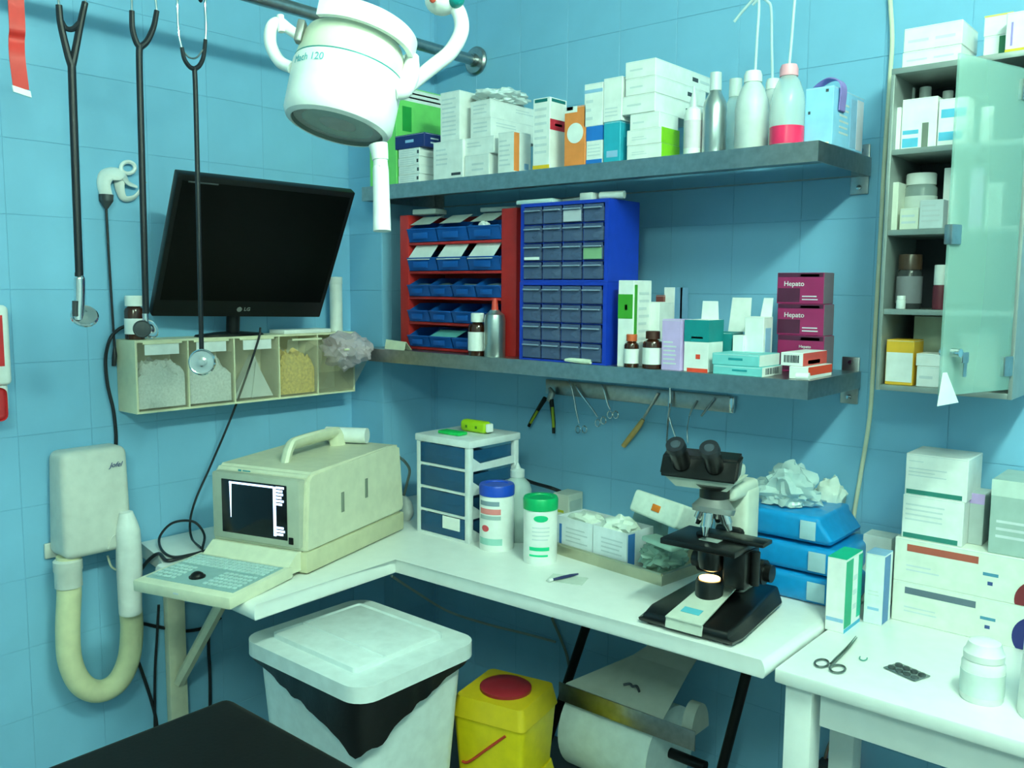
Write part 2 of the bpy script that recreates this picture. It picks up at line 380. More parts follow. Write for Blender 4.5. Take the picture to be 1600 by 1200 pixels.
# ---------------------------------------------------------------- upper shelf
Z = SH1
LG = colm(120, 215, 110); NAVY = colm(24, 44, 110); ORANGE = colm(240, 140, 70); YEL = colm(235, 190, 40); PINKR = colm(200, 40, 60)
CYAN = colm(40, 165, 190); MIDB = colm(35, 115, 200); LBLUE = colm(150, 190, 225); LIME = colm(130, 200, 20); PURP = colm(150, 130, 200); PALEB = colm(150, 205, 240)
DTEAL = colm(10, 110, 110)
t, _ = cpx('green_carton', 'large light green carton at the chase end of the upper shelf', 577, 619, 136, -.33, .215, Z, LG,
    decals=[('R', .1, 1, .86, .985, WHITE, 'white_strip'), ('R', .12, .3, .55, .8, colm(30, 150, 60), 'leaf_print')], lines=[('R', .15, .95, .88, .97, 2)])
zz = Z
for i in range(4):
    z2 = zz+.0262
    x0 = at(622, 240, y=-.329).x; x1 = at(655, 240, y=-.329).x
    carton('thin_medicine_box', ('thin white box at the very bottom under the navy box', 'thin white box second from the bottom under the navy box', 'thin white box third from the bottom under the navy box', 'thin white box directly below the navy box')[i], x0+.002*(i % 2), x1+.002*(i % 2), -.329, .11, zz, z2-.0004, WHITE,
        lines=[('F', .08, .8, .15, .85, 3)], decals=[('F', .88, .96, .3, .7, INK, 'printed_mark')], group='thin white boxes under the navy box'); zz = z2
x0 = at(617, 205, y=-.331).x; x1 = at(663, 205, y=-.331).x
carton('navy_medicine_box', 'flat navy blue medicine box with small pale lettering on its front', x0, x1, -.331, .13, zz, zz+.042, NAVY, decals=[('F', .36, .64, .4, .6, LBLUE, 'printed_text')], lines=[('R', .2, .5, .2, .8, 2)])
# white boxes
t, za = cpx('white_medicine_box', 'wide white box with dark mark at its lower corner', 677, 723, 220, -.33, .12, Z, WHITE, lines=[('F', .1, .5, .35, .85, 4)], decals=[('F', .62, .93, .08, .15, INK, 'printed_mark')])
t, zb = cpx('white_medicine_box', 'low white box on the shelf under another white box', 726, 764, 241, -.325, .10, Z, WHITE, lines=[('F', .3, .8, .2, .7, 2)])
t, zc = cpx('white_medicine_box', 'low white box lying under the twin stacked boxes with long sides', 725, 772, 214, -.32, .10, zb+.0004, WHITE, lines=[('F', .1, .6, .4, .8, 2)])
cpx('tall_white_box', 'tall white box of fine print standing on the wide white box', 688, 718, 143, -.328, .075, za+.0004, WHITE, lines=[('F', .1, .85, .08, .9, 9)])
za2 = max(zc, za)+.0006
t, zd = cpx('long_white_box', 'long white box, lower of the pair beneath the crumpled pack', 735, 767, 184, -.315, .23, zc+.0004, WHITE, lines=[('F', .15, .85, .2, .85, 3), ('R', .1, .5, .5, .8, 2)])
t, ze = cpx('long_white_box', 'long white box directly below the crumpled plastic pack', 735, 766, 157, -.312, .225, zd+.0004, WHITE, lines=[('F', .15, .85, .2, .85, 3), ('R', .5, .9, .5, .8, 2)])
# crumpled pack on top
xa = at(742, 145, y=-.25).x; xb = at(800, 145, y=-.25).x; m = MB(); m.blob(((xa+xb)/2, -.215, ze+.021), ((xb-xa)/2, .085, .026), .35, 2.6, 4, 3, flat=.0205)
solo(m, 'crumpled_plastic_pack', M('crinkled_white_film', (225, 235, 235), .25), 'crumpled white plastic pack lying on top of the white boxes', 'pack')
cpx('small_medicine_box', 'small white box with an orange stripe down its side', 778, 803, 206, -.331, .075, Z, WHITE, lines=[('F', .1, .8, .15, .85, 6)], decals=[('R', .0, .3, .04, .97, ORANGE), ('R', .6, .85, .1, .25, LBLUE)])
cpx('tall_medicine_box', 'tall white box with yellow foot and red label on its side', 833, 859, 153, -.331, .075, Z, WHITE, lines=[('F', .1, .85, .2, .9, 7)], decals=[('F', 0, 1, 0, .06, YEL), ('F', .1, .85, .94, .985, DTEAL), ('R', .1, .9, .94, .985, DTEAL), ('R', .02, .98, .55, .7, PINKR), ('R', .3, .72, .61, .645, colm(240, 200, 205), 'printed_text')])
t, _ = cpx('orange_medicine_box', 'orange medicine box with a large white disc', 882, 915, 166, -.331, .055, Z, ORANGE, decals=[('disc', 'F', .52, .55, .026, WHITE), ('F', 0, .6, .9, 1, WHITE), ('F', .1, .4, .94, 1, DTEAL)], lines=[('F', .3, .8, .45, .65, 3)])
t, zf = cpx('blue_white_box', 'blue and white medicine box under a white box with pale blue band', 916, 941, 197, -.331, .085, Z, WHITE, decals=[('F', 0, 1, .62, 1, MIDB), ('R', 0, 1, .62, 1, MIDB), ('F', 0, 1, 0, .12, MIDB)], lines=[('F', .1, .9, .2, .55, 4)])
cpx('white_medicine_box', 'white box with pale blue band standing on the blue and white box', 913, 942, 130, -.331, .085, zf+.0004, WHITE, decals=[('F', .02, .98, .78, .86, LBLUE)], lines=[('F', .1, .5, .1, .7, 3)])
t, zg = cpx('teal_medicine_box', 'teal medicine box with small barcode below a plain white box', 943, 969, 190, -.332, .095, Z, CYAN, decals=[('F', .2, .85, .12, .28, LBLUE)])
cpx('white_medicine_box', 'plain white box standing on the teal box', 943, 972, 121, -.332, .095, zg+.0004, WHITE, lines=[('F', .1, .8, .1, .35, 3)])
# stack of six
t, z1 = cpx('white_green_box', 'white box with lime green end, lowest in the tall stack', 979, 1033, 226, -.331, .085, Z, WHITE, decals=[('R', 0, 1, 0, .99, LIME)], lines=[('F', .15, .6, .3, .6, 2)])
t, z2 = cpx('white_green_box', 'white box with lime green end lying second in the stack', 979, 1033, 201, -.331, .085, z1+.0004, WHITE, decals=[('R', 0, 1, 0.01, 1, LIME)], lines=[('F', .15, .6, .3, .6, 2)])
t, z3 = cpx('white_medicine_box', 'small plain white box between the lime-ended boxes and longer boxes', 984, 1030, 176, -.329, .09, z2+.0004, WHITE, lines=[('F', .1, .5, .3, .6, 1)])
ztop3 = z3
for i, (l, r, top, dep, lab) in enumerate(((972, 1023, 148, .24, 'long white box, bottom of the three crosswise boxes'), (977, 1024, 121, .25, 'long white box, middle of the three crosswise boxes'), (977, 1024, 94, .29, 'long white box topping the tall stack with dark logo'))):
    t, z4 = cpx('long_white_box', lab, l, r, top, -.331, dep, ztop3+.0004, WHITE, lines=[('F', .15, .6, .35, .65, 1)], decals=[('R', .62, .72, .4, .65, INK, 'printed_mark')]+([('R', .76, .93, .45, .6, GREY)] if i == 2 else [])); ztop3 = z4
# bottles
def bottle_px(name, label, cxp, halfpx, top, y, z0, prof, mat, cat='bottle', group=None, parts=()):
    """prof: (r fraction, z fraction) list; parts: (name, prof, mat)"""
    c = at(cxp, top+60, y=y); rr = (at(cxp+halfpx, top+60, y=y).x-c.x)*.90; H = at(cxp, top, y=y).z-z0
    t = thing(name, label, cat, (c.x, y, z0), 0, group)
    if prof: MB().lathe([(a*rr, b*H) for a, b in prof]).part('bottle_body', mat, t)
    for nm, pr, mm in parts: MB().lathe([(a*rr, b*H) for a, b in pr]).part(nm, mm, t)
    return t, c, rr, H
SQZ = M('milky_plastic', (228, 236, 236), .35, trans=.25)
CLR = clearm('clear_plastic', (215, 232, 230), .42, .2)
SILV = M('silver_aluminium', (178, 186, 186), .3, .9)
bottle_px('squeeze_bottle', 'small white dropper bottle with pointed nozzle and red print', 1083, 14, 135, -.30, Z, [(0, 0), (.95, 0), (1, .03), (1, .58), (.85, .66), (.45, .70)], PLAST,
    parts=[('nozzle', [(.45, .70), (.42, .78), (.2, .9), (.12, 1), (0, 1)], SQZ), ('label_wrap', [(1.005, .1), (1.015, .1), (1.015, .5), (1.005, .5)], colm(215, 205, 212))])
bottle_px('aluminium_bottle', 'silver aluminium bottle with clear cap beside the dropper bottle', 1117, 19, 114, -.29, Z, [(0, 0), (.95, 0), (1, .02), (1, .55), (.9, .64), (.55, .74), (.45, .78)], SILV,
    parts=[('cap', [(.47, .78), (.5, .78), (.46, 1), (0, 1)], SQZ)])
bottle_px('spray_bottle', 'clear plastic bottle standing behind the aluminium bottle', 1148, 20, 124, -.17, Z, [(0, 0), (.95, 0), (1, .02), (1, .6), (.55, .75), (.5, .78)], CLR, parts=[('cap', [(.5, .78), (.52, .8), (.5, 1), (0, 1)], SQZ)])
WB = [(0, 0), (.94, 0), (1, .02), (1, .52), (.93, .64), (.7, .78), (.5, .85), (.46, .88)]
def wash(label, cxp, half, top, y, tube, capm, liquid=None, bodym=None):
    t, c, rr, H = bottle_px('wash_bottle', label, cxp, half, top, y, Z, WB, bodym or CLR, group='wash bottles with delivery tubes', parts=[('cap', [(.5, .86), (.54, .86), (.54, .95), (.45, 1), (0, 1)], capm)])
    if liquid: MB().lathe([(0, .001), (.94*rr, .0005), (1.004*rr, .02*H), (1.004*rr, liquid[0]*H), (.98*rr, liquid[0]*H), (0, liquid[0]*H)]).part('liquid', liquid[1], t)
    else: MB().lathe([(0, .004), (.95*rr, .004), (.955*rr, .42*H), (0, .42*H)]).part('liquid', clearm('pale_liquid', (205, 222, 215), .5), t)
    L = Vector((c.x, y, Z)); MB().tube([at(a, b, y=y)-L for a, b in tube], .0032, 8).part('delivery_tube', M('milky_tube', (215, 232, 235), .3, trans=.2), t)
wash('white wash bottle whose thin tube bends over at the top', 1175, 27, 112, -.28, [(1180, 114), (1183, 60), (1186, 6), (1180, -2), (1165, 12), (1147, 34)], PLAST, bodym=SQZ)
wash('wash bottle standing behind the others, tube rising to an arch', 1206, 22, 124, -.19, [(1207, 126), (1206, 70), (1205, 15), (1199, 2), (1188, -4), (1176, 8)], PLAST, bodym=SQZ)
wash('wash bottle with pink cap and pink liquid inside', 1231, 28, 102, -.30, [(1233, 104), (1237, 60), (1241, 10), (1246, -40)], colm(240, 170, 185), (.235, colm(235, 45, 95, .25)))
t, _ = cpx('pale_blue_box', 'pale blue carton with purple carrying strap at the shelf end', 1258, 1302, 136, -.27, .19, Z, PALEB, decals=[('F', .72, .82, .9, .95, INK, 'printed_mark'), ('F', .12, .2, .55, .6, INK, 'printed_mark'), ('F', 0, .9, 0, .05, colm(240, 235, 200)), ('R', .55, .75, .05, .9, LBLUE), ('R', .76, .97, .04, .93, colm(220, 215, 228))], lines=[('R', .2, .5, .2, .8, 6)])
W_, H_ = .085, .16
x0 = at(1258, 160, y=-.27).x; x1 = at(1302, 160, y=-.27).x; z1 = ztop(1258, 1302, 136, -.27)
MB().strip([(-.004, .03, z1-Z-.012), (.02, .03, z1-Z+.010), (x1-x0-.02, .04, z1-Z+.022), (x1-x0+.005, .04, z1-Z+.005), (x1-x0+.004, .04, z1-Z-.05)], (0, .035, 0), (.002, 0, .002)).part('carrying_strap', PURP, t)
# ---------------------------------------------------------------- lower shelf: red bin rack
Z = SH2
RX0, RX1, RYF = .294, .787, -.281
rk = thing('bin_rack', 'red steel rack filled with rows of blue picking bins', 'rack', (RX0, RYF, Z)); RW = RX1-RX0; RH = .428; RD = .17
MB().box(0, .04, 0, RD, 0, RH, .002).part('side_post', RED, rk); MB().box(RW-.058, RW, 0, RD, 0, RH, .002).part('side_post', RED, rk)
MB().box(.04, RW-.058, RD-.004, RD, 0, RH).part('back_panel', RED, rk)
rowz = [(.012, .078, 4), (.092, .158, 4), (.172, .238, 4), (.252, .330, 3), (.342, .42, 3)]
for z0, z1, n in rowz: MB().box(.04, RW-.058, .002, RD-.004, z0-.010, z0-.002, .001).part('rack_bar', RED, rk)
IW = RW-.098
def bin_mesh(bw, h, dep):
    m = MB(); th = .002; fh = h*.55; sl = .012
    m.box(0, bw, -sl*.2, dep, 0, th)
    m.quadprism([(0, 0, 0), (bw, 0, 0), (bw, -sl, fh), (0, -sl, fh)], (0, th, 0))
    m.box(0, bw, -sl-.003, -sl+th, fh, fh+.004, .001)
    for x in (0, bw-th): m.quadprism([(x, 0, 0), (x, -sl, fh), (x, dep*.35, h), (x, dep, h), (x, dep, 0)][::-1], (th, 0, 0))
    m.box(0, bw, dep-th, dep, 0, h)
    m.box(bw*.25, bw*.75, -sl-.004, -sl-.002, fh*.25, fh*.75, .0005)
    return m.mesh('bin', BINBLUE)
for ri, (z0, z1, n) in enumerate(rowz):
    bw = IW/n-.003; h = (z1-z0)*.86; me = bin_mesh(bw, h, RD*.75)
    for k in range(n):
        b = bpy.data.objects.new('bin', me); COL.objects.link(b); b.parent = rk; b.location = (.04+IW/n*k+.0015, .004, z0)
        if ri == 3: MB().quadprism([(bw*.02, -.0135, h*.5), (bw*.8, -.0135, h*.5), (bw*.92, .012, h+.012), (bw*.16, .012, h+.012)], (0, -.001, .0003)).part('label_card', WHITE, b)
        if ri == 4: MB().quadprism([(bw*.02, .0, h*.8), (bw*.72, .0, h*.8), (bw*.92, .03, h+.012), (bw*.25, .03, h+.012)], (0, -.001, .0003)).part('label_card', colm(180, 190, 185), b)
        if ri == 4 and k == 2: MB().blob((bw*.45, .0, h*.62), (.022, .01, .012), .4, 3, 3, 5).part('contents', WHITE, b)
        if ri == 0 and k == 1: MB().quadprism([(-.004, -.010, h*.55), (bw*1.15, -.010, h*.55), (bw*1.3, .03, h*.95), (bw*.12, .03, h*.95)], (0, -.001, .0004)).part('label_card', colm(110, 195, 195), b)
        if ri == 2: MB().blob((bw*.5, .03, h*.5), (bw*.4, .03, .012), .5, 4, 2, k).part('contents', colm(90, 120, 130), b)
# blue drawer cabinets, stacked
BX0, BX1 = .842, 1.137; BW = BX1-BX0; BD = .145
DRW = clearm('smoky_drawer_plastic', (92, 110, 150), .52, .25)
def drawer_cabinet(label, z0, H, yf, cards):
    t = thing('drawer_cabinet', label, 'cabinet', (BX0, yf, z0), 0, 'blue small-parts drawer cabinets'); m = MB(); th = .005
    m.box(0, .012, 0, BD, 0, H); m.box(BW-.012, BW, 0, BD, 0, H); m.box(.012, BW-.012, 0, BD, 0, th); m.box(.012, BW-.012, 0, BD, H-.009, H); m.box(.012, BW-.012, BD-.003, BD, th, H-.009); m.part('cabinet_shell', CABBLUE, t)
    cw = (BW-.024)/4; rh = (H-.014)/4
    g = MB()
    for i in range(1, 4): g.box(.012+cw*i-.0015, .012+cw*i+.0015, .002, BD-.003, th, H-.009); g.box(.012, BW-.012, .003, BD-.003, th+rh*i-.001, th+rh*i+.001)
    g.part('partition', CABBLUE, t)
    w_, h_ = cw-.006, rh-.005
    fr = MB(); fr.box(0, w_, -.003, 0, 0, h_, .001, 1); fr.box(0, w_, 0, .09, 0, .001); fr.box(0, .001, 0, .09, 0, h_*.8); fr.box(w_-.001, w_, 0, .09, 0, h_*.8); fm = fr.mesh('drawer', DRW)
    hm = MB().box(w_*.05, w_*.95, -.011, -.003, h_*.74, h_*.82, .001, 1).mesh('pull_lip', M('pull_plastic', (140, 155, 178), .35))
    for r in range(4):
        for c in range(4):
            o = bpy.data.objects.new('drawer', fm); COL.objects.link(o); o.parent = t; o.location = (.012+cw*c+.003, -.001, th+rh*r+.0025)
            p = bpy.data.objects.new('pull_lip', hm); COL.objects.link(p); p.parent = o
            v = random.random(); g_ = random.choice(((120, 125, 130), (150, 150, 150), (90, 100, 115), (60, 66, 80)))
            MB().blob((w_*.5, .03, h_*.34), (w_*.36, .022, h_*.26), .45, 3, 2, r*4+c+int(z0*10)).part('contents', colm(*g_), o)
            if cards and (r, c) in ((3, 2), (1, 3)): MB().box(w_*.03, w_*.97, -.0045, -.003, h_*.05, h_*.7).part('label_card', colm(185, 190, 200) if r == 3 else colm(130, 170, 130), o)
            if cards and (r, c) == (1, 0): MB().box(w_*.05, w_*.9, -.0045, -.003, h_*.05, h_*.22).part('label_card', WHITE, o)
    return t
drawer_cabinet('blue cabinet of sixteen clear drawers standing on the shelf', Z, .217, -.330, False)
drawer_cabinet('blue cabinet of sixteen clear drawers stacked on the other one', Z+.2175, .213, -.328, True)
# odds on top of the racks
zt = Z+RH
for i, (l, r, y, h, nm, lab, c) in enumerate(((644, 676, -.28, .016, 'syringe_pack', 'small pale packet lying on top of the red rack', (190, 200, 195)), (750, 800, -.22, .014, 'paper_pad', 'white paper pad lying across the red rack corner', (215, 222, 220)))):
    x0 = at(l, 312, y=y).x; x1 = at(r, 312, y=y).x; solo(MB().box(0, x1-x0, 0, .06, 0, h, .003), nm, colm(*c), lab, 'pack', (x0, y, zt+.0005), .15)
zt = Z+.2175+.213
for i, (l, r, y, h, nm, lab, c) in enumerate(((806, 862, -.32, .012, 'flat_pack', 'flat pale pack with red edge on the blue drawer cabinet', (190, 215, 215)), (905, 925, -.315, .020, 'small_box', 'small white box on top of the blue drawer cabinet', (205, 212, 208)), (938, 962, -.30, .018, 'tape_roll', 'white rolled tape on the blue cabinet corner', (210, 218, 214)))):
    x0 = at(l, 318, y=y).x; x1 = at(r, 318, y=y).x
    m = MB().box(0, x1-x0, 0, .05, 0, h, .003) if nm != 'tape_roll' else MB().cyl((0, 0, .0105), (x1-x0+.02, .01, .0105), .010)
    solo(m, nm, colm(*c), lab, 'pack', (x0, y, zt+.0005))
x0 = at(862, 312, y=-.25).x; solo(MB().tube([(0, 0, 0), (.06, .002, .003), (.13, .006, .007), (.2, .01, .010)], .006, 8), 'catheter_pack', colm(205, 212, 210), 'long thin wrapped tube lying over the drawer cabinet', 'pack', (x0, -.25, zt+.0075))
# bottles in front of the racks
def amber(label, cxp, half, top, y, fr=(.25, .12), capm=PLAST):
    return bottle_px('medicine_bottle', label, cxp, half, top, y, Z, [(0, 0), (.94, 0), (1, .02), (1, .66), (.9, .72), (.5, .77), (.48, .8)], M('amber_glass', (58, 26, 14), .15, coat=.3),
        parts=[('cap', [(.5, .79), (.72, .79), (.72, .98), (.65, 1), (0, 1)], capm), ('label_wrap', [(1.01, .12), (1.02, .12), (1.02, .56), (1.01, .56)], WHITE)])
amber('amber medicine bottle with white cap in front of the red rack', 746, 12, 489, -.318)
bottle_px('nozzle_bottle', 'silver bottle with red nozzle in front of the red rack', 773, 14, 466, -.316, Z, [(0, 0), (.94, 0), (1, .02), (1, .62), (.9, .72), (.5, .78), (.45, .8)], SILV, parts=[('nozzle', [(.3, .8), (.34, .8), (.22, 1), (0, 1)], colm(215, 70, 55))])
a = at(597, 545, z=Z); b = at(643, 548, z=Z)
t = thing('folded_card', 'small folded cream card at the left end of the lower shelf', 'card', (.262, -.322, Z))
MB().quadprism([(0, 0, 0), (.10, -.006, 0), (.10, .0, .026), (0, .006, .030)], (0, .0015, 0)).part('card_leaf', colm(235, 235, 205), t); MB().quadprism([(0, .03, 0), (.10, .026, 0), (.10, .002, .026), (0, .008, .030)], (0, .0015, 0)).part('card_leaf', colm(235, 235, 205), t)
m = MB(); m.tube([(0, 0, 0), (.02, 0, .001), (.06, 0, 0), (.085, 0, 0)], [.004, .006, .007, .006], 8); p = at(882, 566, y=-.337); solo(m, 'plastic_clip', colm(215, 225, 205), 'small pale plastic clip on the shelf edge below the drawers', 'clip', (p.x, -.334, Z+.0072))
# right-hand group
GRN = colm(60, 150, 40); GREYB = colm(190, 205, 195); LIL = colm(205, 175, 228); BLUG = colm(120, 160, 195); ORR = colm(225, 70, 45); MAR = colm(150, 34, 90); DKM = colm(78, 26, 56)
cpx('green_white_box', 'tall white box with a green square printed on its front', 966, 990, 438, -.325, .085, Z, WHITE, decals=[('F', .0, .95, .56, .84, GRN), ('F', .45, .6, .66, .72, WHITE, 'printed_mark'), ('R', .05, .2, .2, .95, GRN)], lines=[('R', .3, .9, .2, .9, 8)])
cpx('white_medicine_box', 'white box lettered in blue behind the amber bottles', 1000, 1030, 472, -.24, .07, Z, WHITE, txt=[('F', .5, .42, .016, 'VET', colm(60, 80, 170))])
cpx('brown_box', 'narrow brown box wedged behind the lilac box', 1024, 1036, 461, -.16, .05, Z, colm(120, 60, 55))
cpx('book_box', 'tall white and blue-grey box standing against the wall', 1037, 1054, 449, -.15, .07, Z, WHITE, decals=[('R', 0, 1, 0, 1, BLUG), ('R', .4, .55, 0, 1, colm(90, 125, 165))])
amber('small amber vial with white label beside the green and white box', 986, 11, 522, -.318, capm=colm(200, 90, 50))
amber('wider amber bottle with dark cap and white label near the lilac box', 1019, 15, 517, -.312, capm=colm(60, 28, 18))
cpx('lilac_box', 'lilac medicine box at the front of the lower shelf', 1034, 1064, 499, -.328, .055, Z, LIL, lines=[('F', .1, .8, .1, .6, 6)])
cpx('teal_white_box', 'white box with broad teal band, orange stripe and open flap', 1069, 1107, 500, -.320, .075, Z, WHITE, decals=[('F', 0, 1, .58, 1, colm(10, 130, 135)), ('R', 0, 1, .58, 1, colm(10, 130, 135)), ('F', .5, .68, .25, .34, ORR, 'printed_mark'), ('F', .15, 1, .0, .07, ORR)], lines=[('F', .3, .8, .62, .72, 1)], flap=(.08, .8, .045, .0))
cpx('teal_box', 'open teal box with a white lid flap standing up', 1114, 1143, 519, -.235, .06, Z, colm(15, 125, 130), flap=(.2, 1.35, .085, .012))
cpx('white_medicine_box', 'open white box with narrow flap beside the maroon boxes', 1163, 1193, 495, -.235, .05, Z, WHITE, decals=[('R', .2, .8, .15, .8, LBLUE), ('F', .05, .3, .2, .26, ORR, 'printed_mark')], flap=(.35, .95, .045, .01))
cpx('white_medicine_box', 'low white carton between the teal box and open white box', 1144, 1161, 524, -.245, .06, Z, WHITE)
t, zl = cpx('flat_teal_box', 'flat pale teal box lying lowest at the shelf edge', 1113, 1190, 572, -.332, .11, Z, colm(120, 200, 205), decals=[('F', .4, .7, .45, .65, TEAL, 'printed_text'), ('R', 0, .98, .02, .98, WHITE)]); 
xx = at(1190, 600, y=-.332).x-at(1113, 600, y=-.332).x; barcode(t, 'R', .15, .8, .2, .85, (xx, .11, zl-Z))
t, zm = cpx('flat_teal_box', 'flat pale teal box lying on top of its twin', 1112, 1186, 553, -.330, .11, zl+.0004, colm(120, 200, 205), decals=[('F', .35, .65, .45, .65, TEAL, 'printed_text'), ('R', 0, .98, .02, .98, WHITE)])
t, zn = cpx('flat_red_box', 'flat red and white box lying at the shelf corner', 1232, 1262, 573, -.31, .14, Z, WHITE, decals=[('R', 0, .99, .3, .98, ORR)])
t, zo = cpx('flat_red_box', 'flat red box with white barcode end on top of another', 1219, 1254, 551, -.305, .14, zn+.0004, WHITE, decals=[('R', 0, .99, .02, .98, colm(215, 80, 75)), ('R', .2, .7, .1, .4, WHITE)])
barcode(t, 'F', .15, .85, .25, .8, (at(1254, 581, y=-.305).x-at(1219, 581, y=-.305).x, .14, zo-zn))
zp = Z
for i, (top, lab) in enumerate(((524, 'maroon medicine box with white lettering at the bottom of its stack'), (475, 'maroon medicine box with white lettering in the middle of its stack'), (426, 'maroon medicine box with white lettering on top of its stack'))):
    t, z1 = cpx('maroon_box', lab, 1214, 1287, top, -.155, .06, zp+.0004, MAR, group='stack of maroon boxes',
        decals=[('R', 0, 1, .01, .99, colm(120, 105, 118)), ('F', .02, .5, .05, .5, DKM), ('F', .02, .98, .86, .99, DKM), ('F', .5, .9, .87, .95, colm(60, 60, 75))], txt=[('F', .37, .64, .017, 'Hepato', WHITE)] if i else [('F', .6, .7, .010, 'Hepato', WHITE)], lines=[('F', .55, .9, .1, .3, 2)]); zp = z1
m = MB(); m.cyl((0, 0, 0), (.028, .004, 0), .0085, seg=18); p = at(1244, 584, y=-.333); solo(m, 'gauze_roll', WHITE, 'tiny white roll at the corner of the lower shelf', 'roll', (p.x, -.331, Z+.009))

# ---------------------------------------------------------------- magnetic tool strip
s = thing('tool_strip', 'stainless magnetic strip on the wall below the lower shelf', 'tool strip', (at(857, 615, y=0).x, 0, 1.172))
SX = at(1150, 640, y=-.01).x-at(857, 615, y=-.01).x
MB().box(0, SX, -.016, -.003, -.022, .024, .002).part('strip_bar', STEEL, s); MB().box(SX*.985, SX+.004, -.017, -.003, -.022, .024, .002).part('end_cap', CHROME, s)
WOOD = M('pale_wood', (205, 165, 100), .55, var=.15)
def P(px, py, y=-.022): return at(px, py, y=y)
def tool(name, label, cat): return thing(name, label, cat, P(900, 620), 0, None)
def tl(m, name, mat, t): o = m.part(name, mat, t); o.location = -t.location; return o
t = thing('pruning_pliers', 'nail clippers with black and lime handles on the tool strip', 'pliers', P(857, 625))
tl(MB().tube([P(858, 606, -.03), P(862, 615, -.03), P(858, 626, -.03)], [.006, .012, .010], 10), 'jaw', STEEL, t)
tl(MB().tube([P(852, 622, -.03), P(842, 638, -.03), P(832, 655, -.03), P(826, 666, -.03)], [.008, .007, .006, .005], 10), 'handle', BLACK, t)
tl(MB().tube([P(840, 642, -.036), P(834, 652, -.036), P(829, 661, -.036)], .004, 8), 'grip_inlay', colm(150, 165, 30), t)
tl(MB().tube([P(861, 622, -.03), P(863, 640, -.03), P(865, 660, -.03), P(865, 677, -.03)], [.008, .007, .006, .005], 10), 'handle', BLACK, t)
tl(MB().tube([P(863, 636, -.036), P(864, 652, -.036), P(865, 668, -.036)], .0045, 8), 'grip_inlay', colm(150, 165, 30), t)
def forceps(label, pts, rings):
    t = thing('forceps', label, 'forceps', P(*pts[0])); 
    tl(MB().tube([P(*p) for p in pts], [.0022, .003, .003, .0022], 8), 'shank', CHROME, t)
    for (rx, ry) in rings:
        c = P(rx, ry); tl(MB().tube([c+Vector((math.cos(a)*.009, 0, math.sin(a)*.011)) for a in [k*math.pi/5 for k in range(11)]], .0016, 6, 3), 'finger_ring', CHROME, t)
forceps('steel forceps hanging nearest the clippers on the tool strip', [(889, 594), (895, 612), (900, 640), (905, 662)], [(903, 671), (913, 671)])
forceps('steel forceps slanting to one side on the tool strip', [(899, 601), (908, 616), (926, 640), (934, 652)], [(934, 661), (943, 657)])
forceps('short steel forceps between the slanted pair and the wooden tool', [(941, 601), (945, 614), (950, 632), (954, 640)], [(953, 648), (962, 648)])
t = thing('wooden_scraper', 'scraper with pale wooden handle hanging slanted on the strip', 'tool', P(1000, 650))
tl(MB().tube([P(1028, 614), P(1018, 632), P(1004, 656)], [.005, .0045, .004], 8, flat=.5), 'blade', STEEL, t)
tl(MB().tube([P(1005, 655), P(998, 666), P(985, 683), P(974, 697)], [.006, .0085, .0085, .0075], 12), 'handle', WOOD, t)
t = thing('long_forceps', 'long steel instrument hanging straight above the microscope', 'forceps', P(1047, 640))
tl(MB().tube([P(1047, 606, -.03), P(1047, 630, -.03), P(1044, 655, -.03), P(1042, 690, -.03)], [.004, .006, .004, .003], 8), 'shank', CHROME, t)
tl(MB().tube([P(1045, 650, -.03), P(1051, 670, -.03), P(1058, 690, -.03)], .0025, 8), 'shank', CHROME, t)
t = thing('scissors', 'dark steel instrument slanting across the end of the tool strip', 'scissors', P(1100, 640))
tl(MB().tube([P(1117, 622), P(1108, 634), P(1096, 650)], [.003, .004, .003], 8), 'blade', STEEL, t); tl(MB().tube([P(1089, 626), P(1082, 638), P(1077, 650)], [.003, .003, .002], 8), 'blade', STEEL, t)
tl(MB().tube([P(1077, 650), P(1074, 672), P(1075, 692)], .0022, 8), 'shank', CHROME, t)
# ---------------------------------------------------------------- cabinet contents
yf = -.195
t = None
def jar(name, label, cxp, half, top, y, z0, bodym, capm, capfrac=.3, lab=None, group=None, cat='jar'):
    return bottle_px(name, label, cxp, half, top, y, z0, [(0, 0), (.96, 0), (1, .03), (1, 1-capfrac-.06), (.85, 1-capfrac)], bodym, cat, group, parts=[('lid', [(.6, 1-capfrac), (.92, 1-capfrac), (.92, .98), (.88, 1), (0, 1)], capm)]+([('label_wrap', [(1.01, .1), (1.02, .1), (1.02, .6), (1.01, .6)], lab)] if lab else []))
z = CSH[3]+.0125
BL = colm(90, 180, 215)
cpx('white_medicine_box', 'white box at the side panel on the uppermost cabinet shelf', 1396, 1407, 168, yf, .06, z, WHITE)
cpx('white_medicine_box', 'white box with blue label and dog print in the cabinet', 1409, 1464, 153, yf, .05, z, WHITE, decals=[('F', .05, .5, .04, .22, BL), ('F', .05, .5, .3, .38, BL), ('F', .6, .78, .0, .5, colm(110, 120, 110), 'dog_print')])
cpx('white_medicine_box', 'white box with two blue labels beside the dog-print box', 1466, 1512, 153, yf, .05, z, WHITE, decals=[('F', .05, .85, .12, .3, BL), ('F', .1, .95, .6, .78, BL)])
jar('white_bottle', 'white-capped bottle behind the dog-print box near the side panel', 1418, 11, 139, -.09, z, PLAST, PLAST, group='white bottles in the cabinet', cat='bottle')
jar('white_bottle', 'white-capped bottle behind the dog-print box toward the twin-label box', 1443, 11, 137, -.09, z, PLAST, PLAST, group='white bottles in the cabinet', cat='bottle')
jar('white_bottle', 'white-capped bottle behind the twin-label box in the cabinet', 1478, 10, 143, -.09, z, PLAST, PLAST, cat='bottle')
z = CSH[2]+.0125
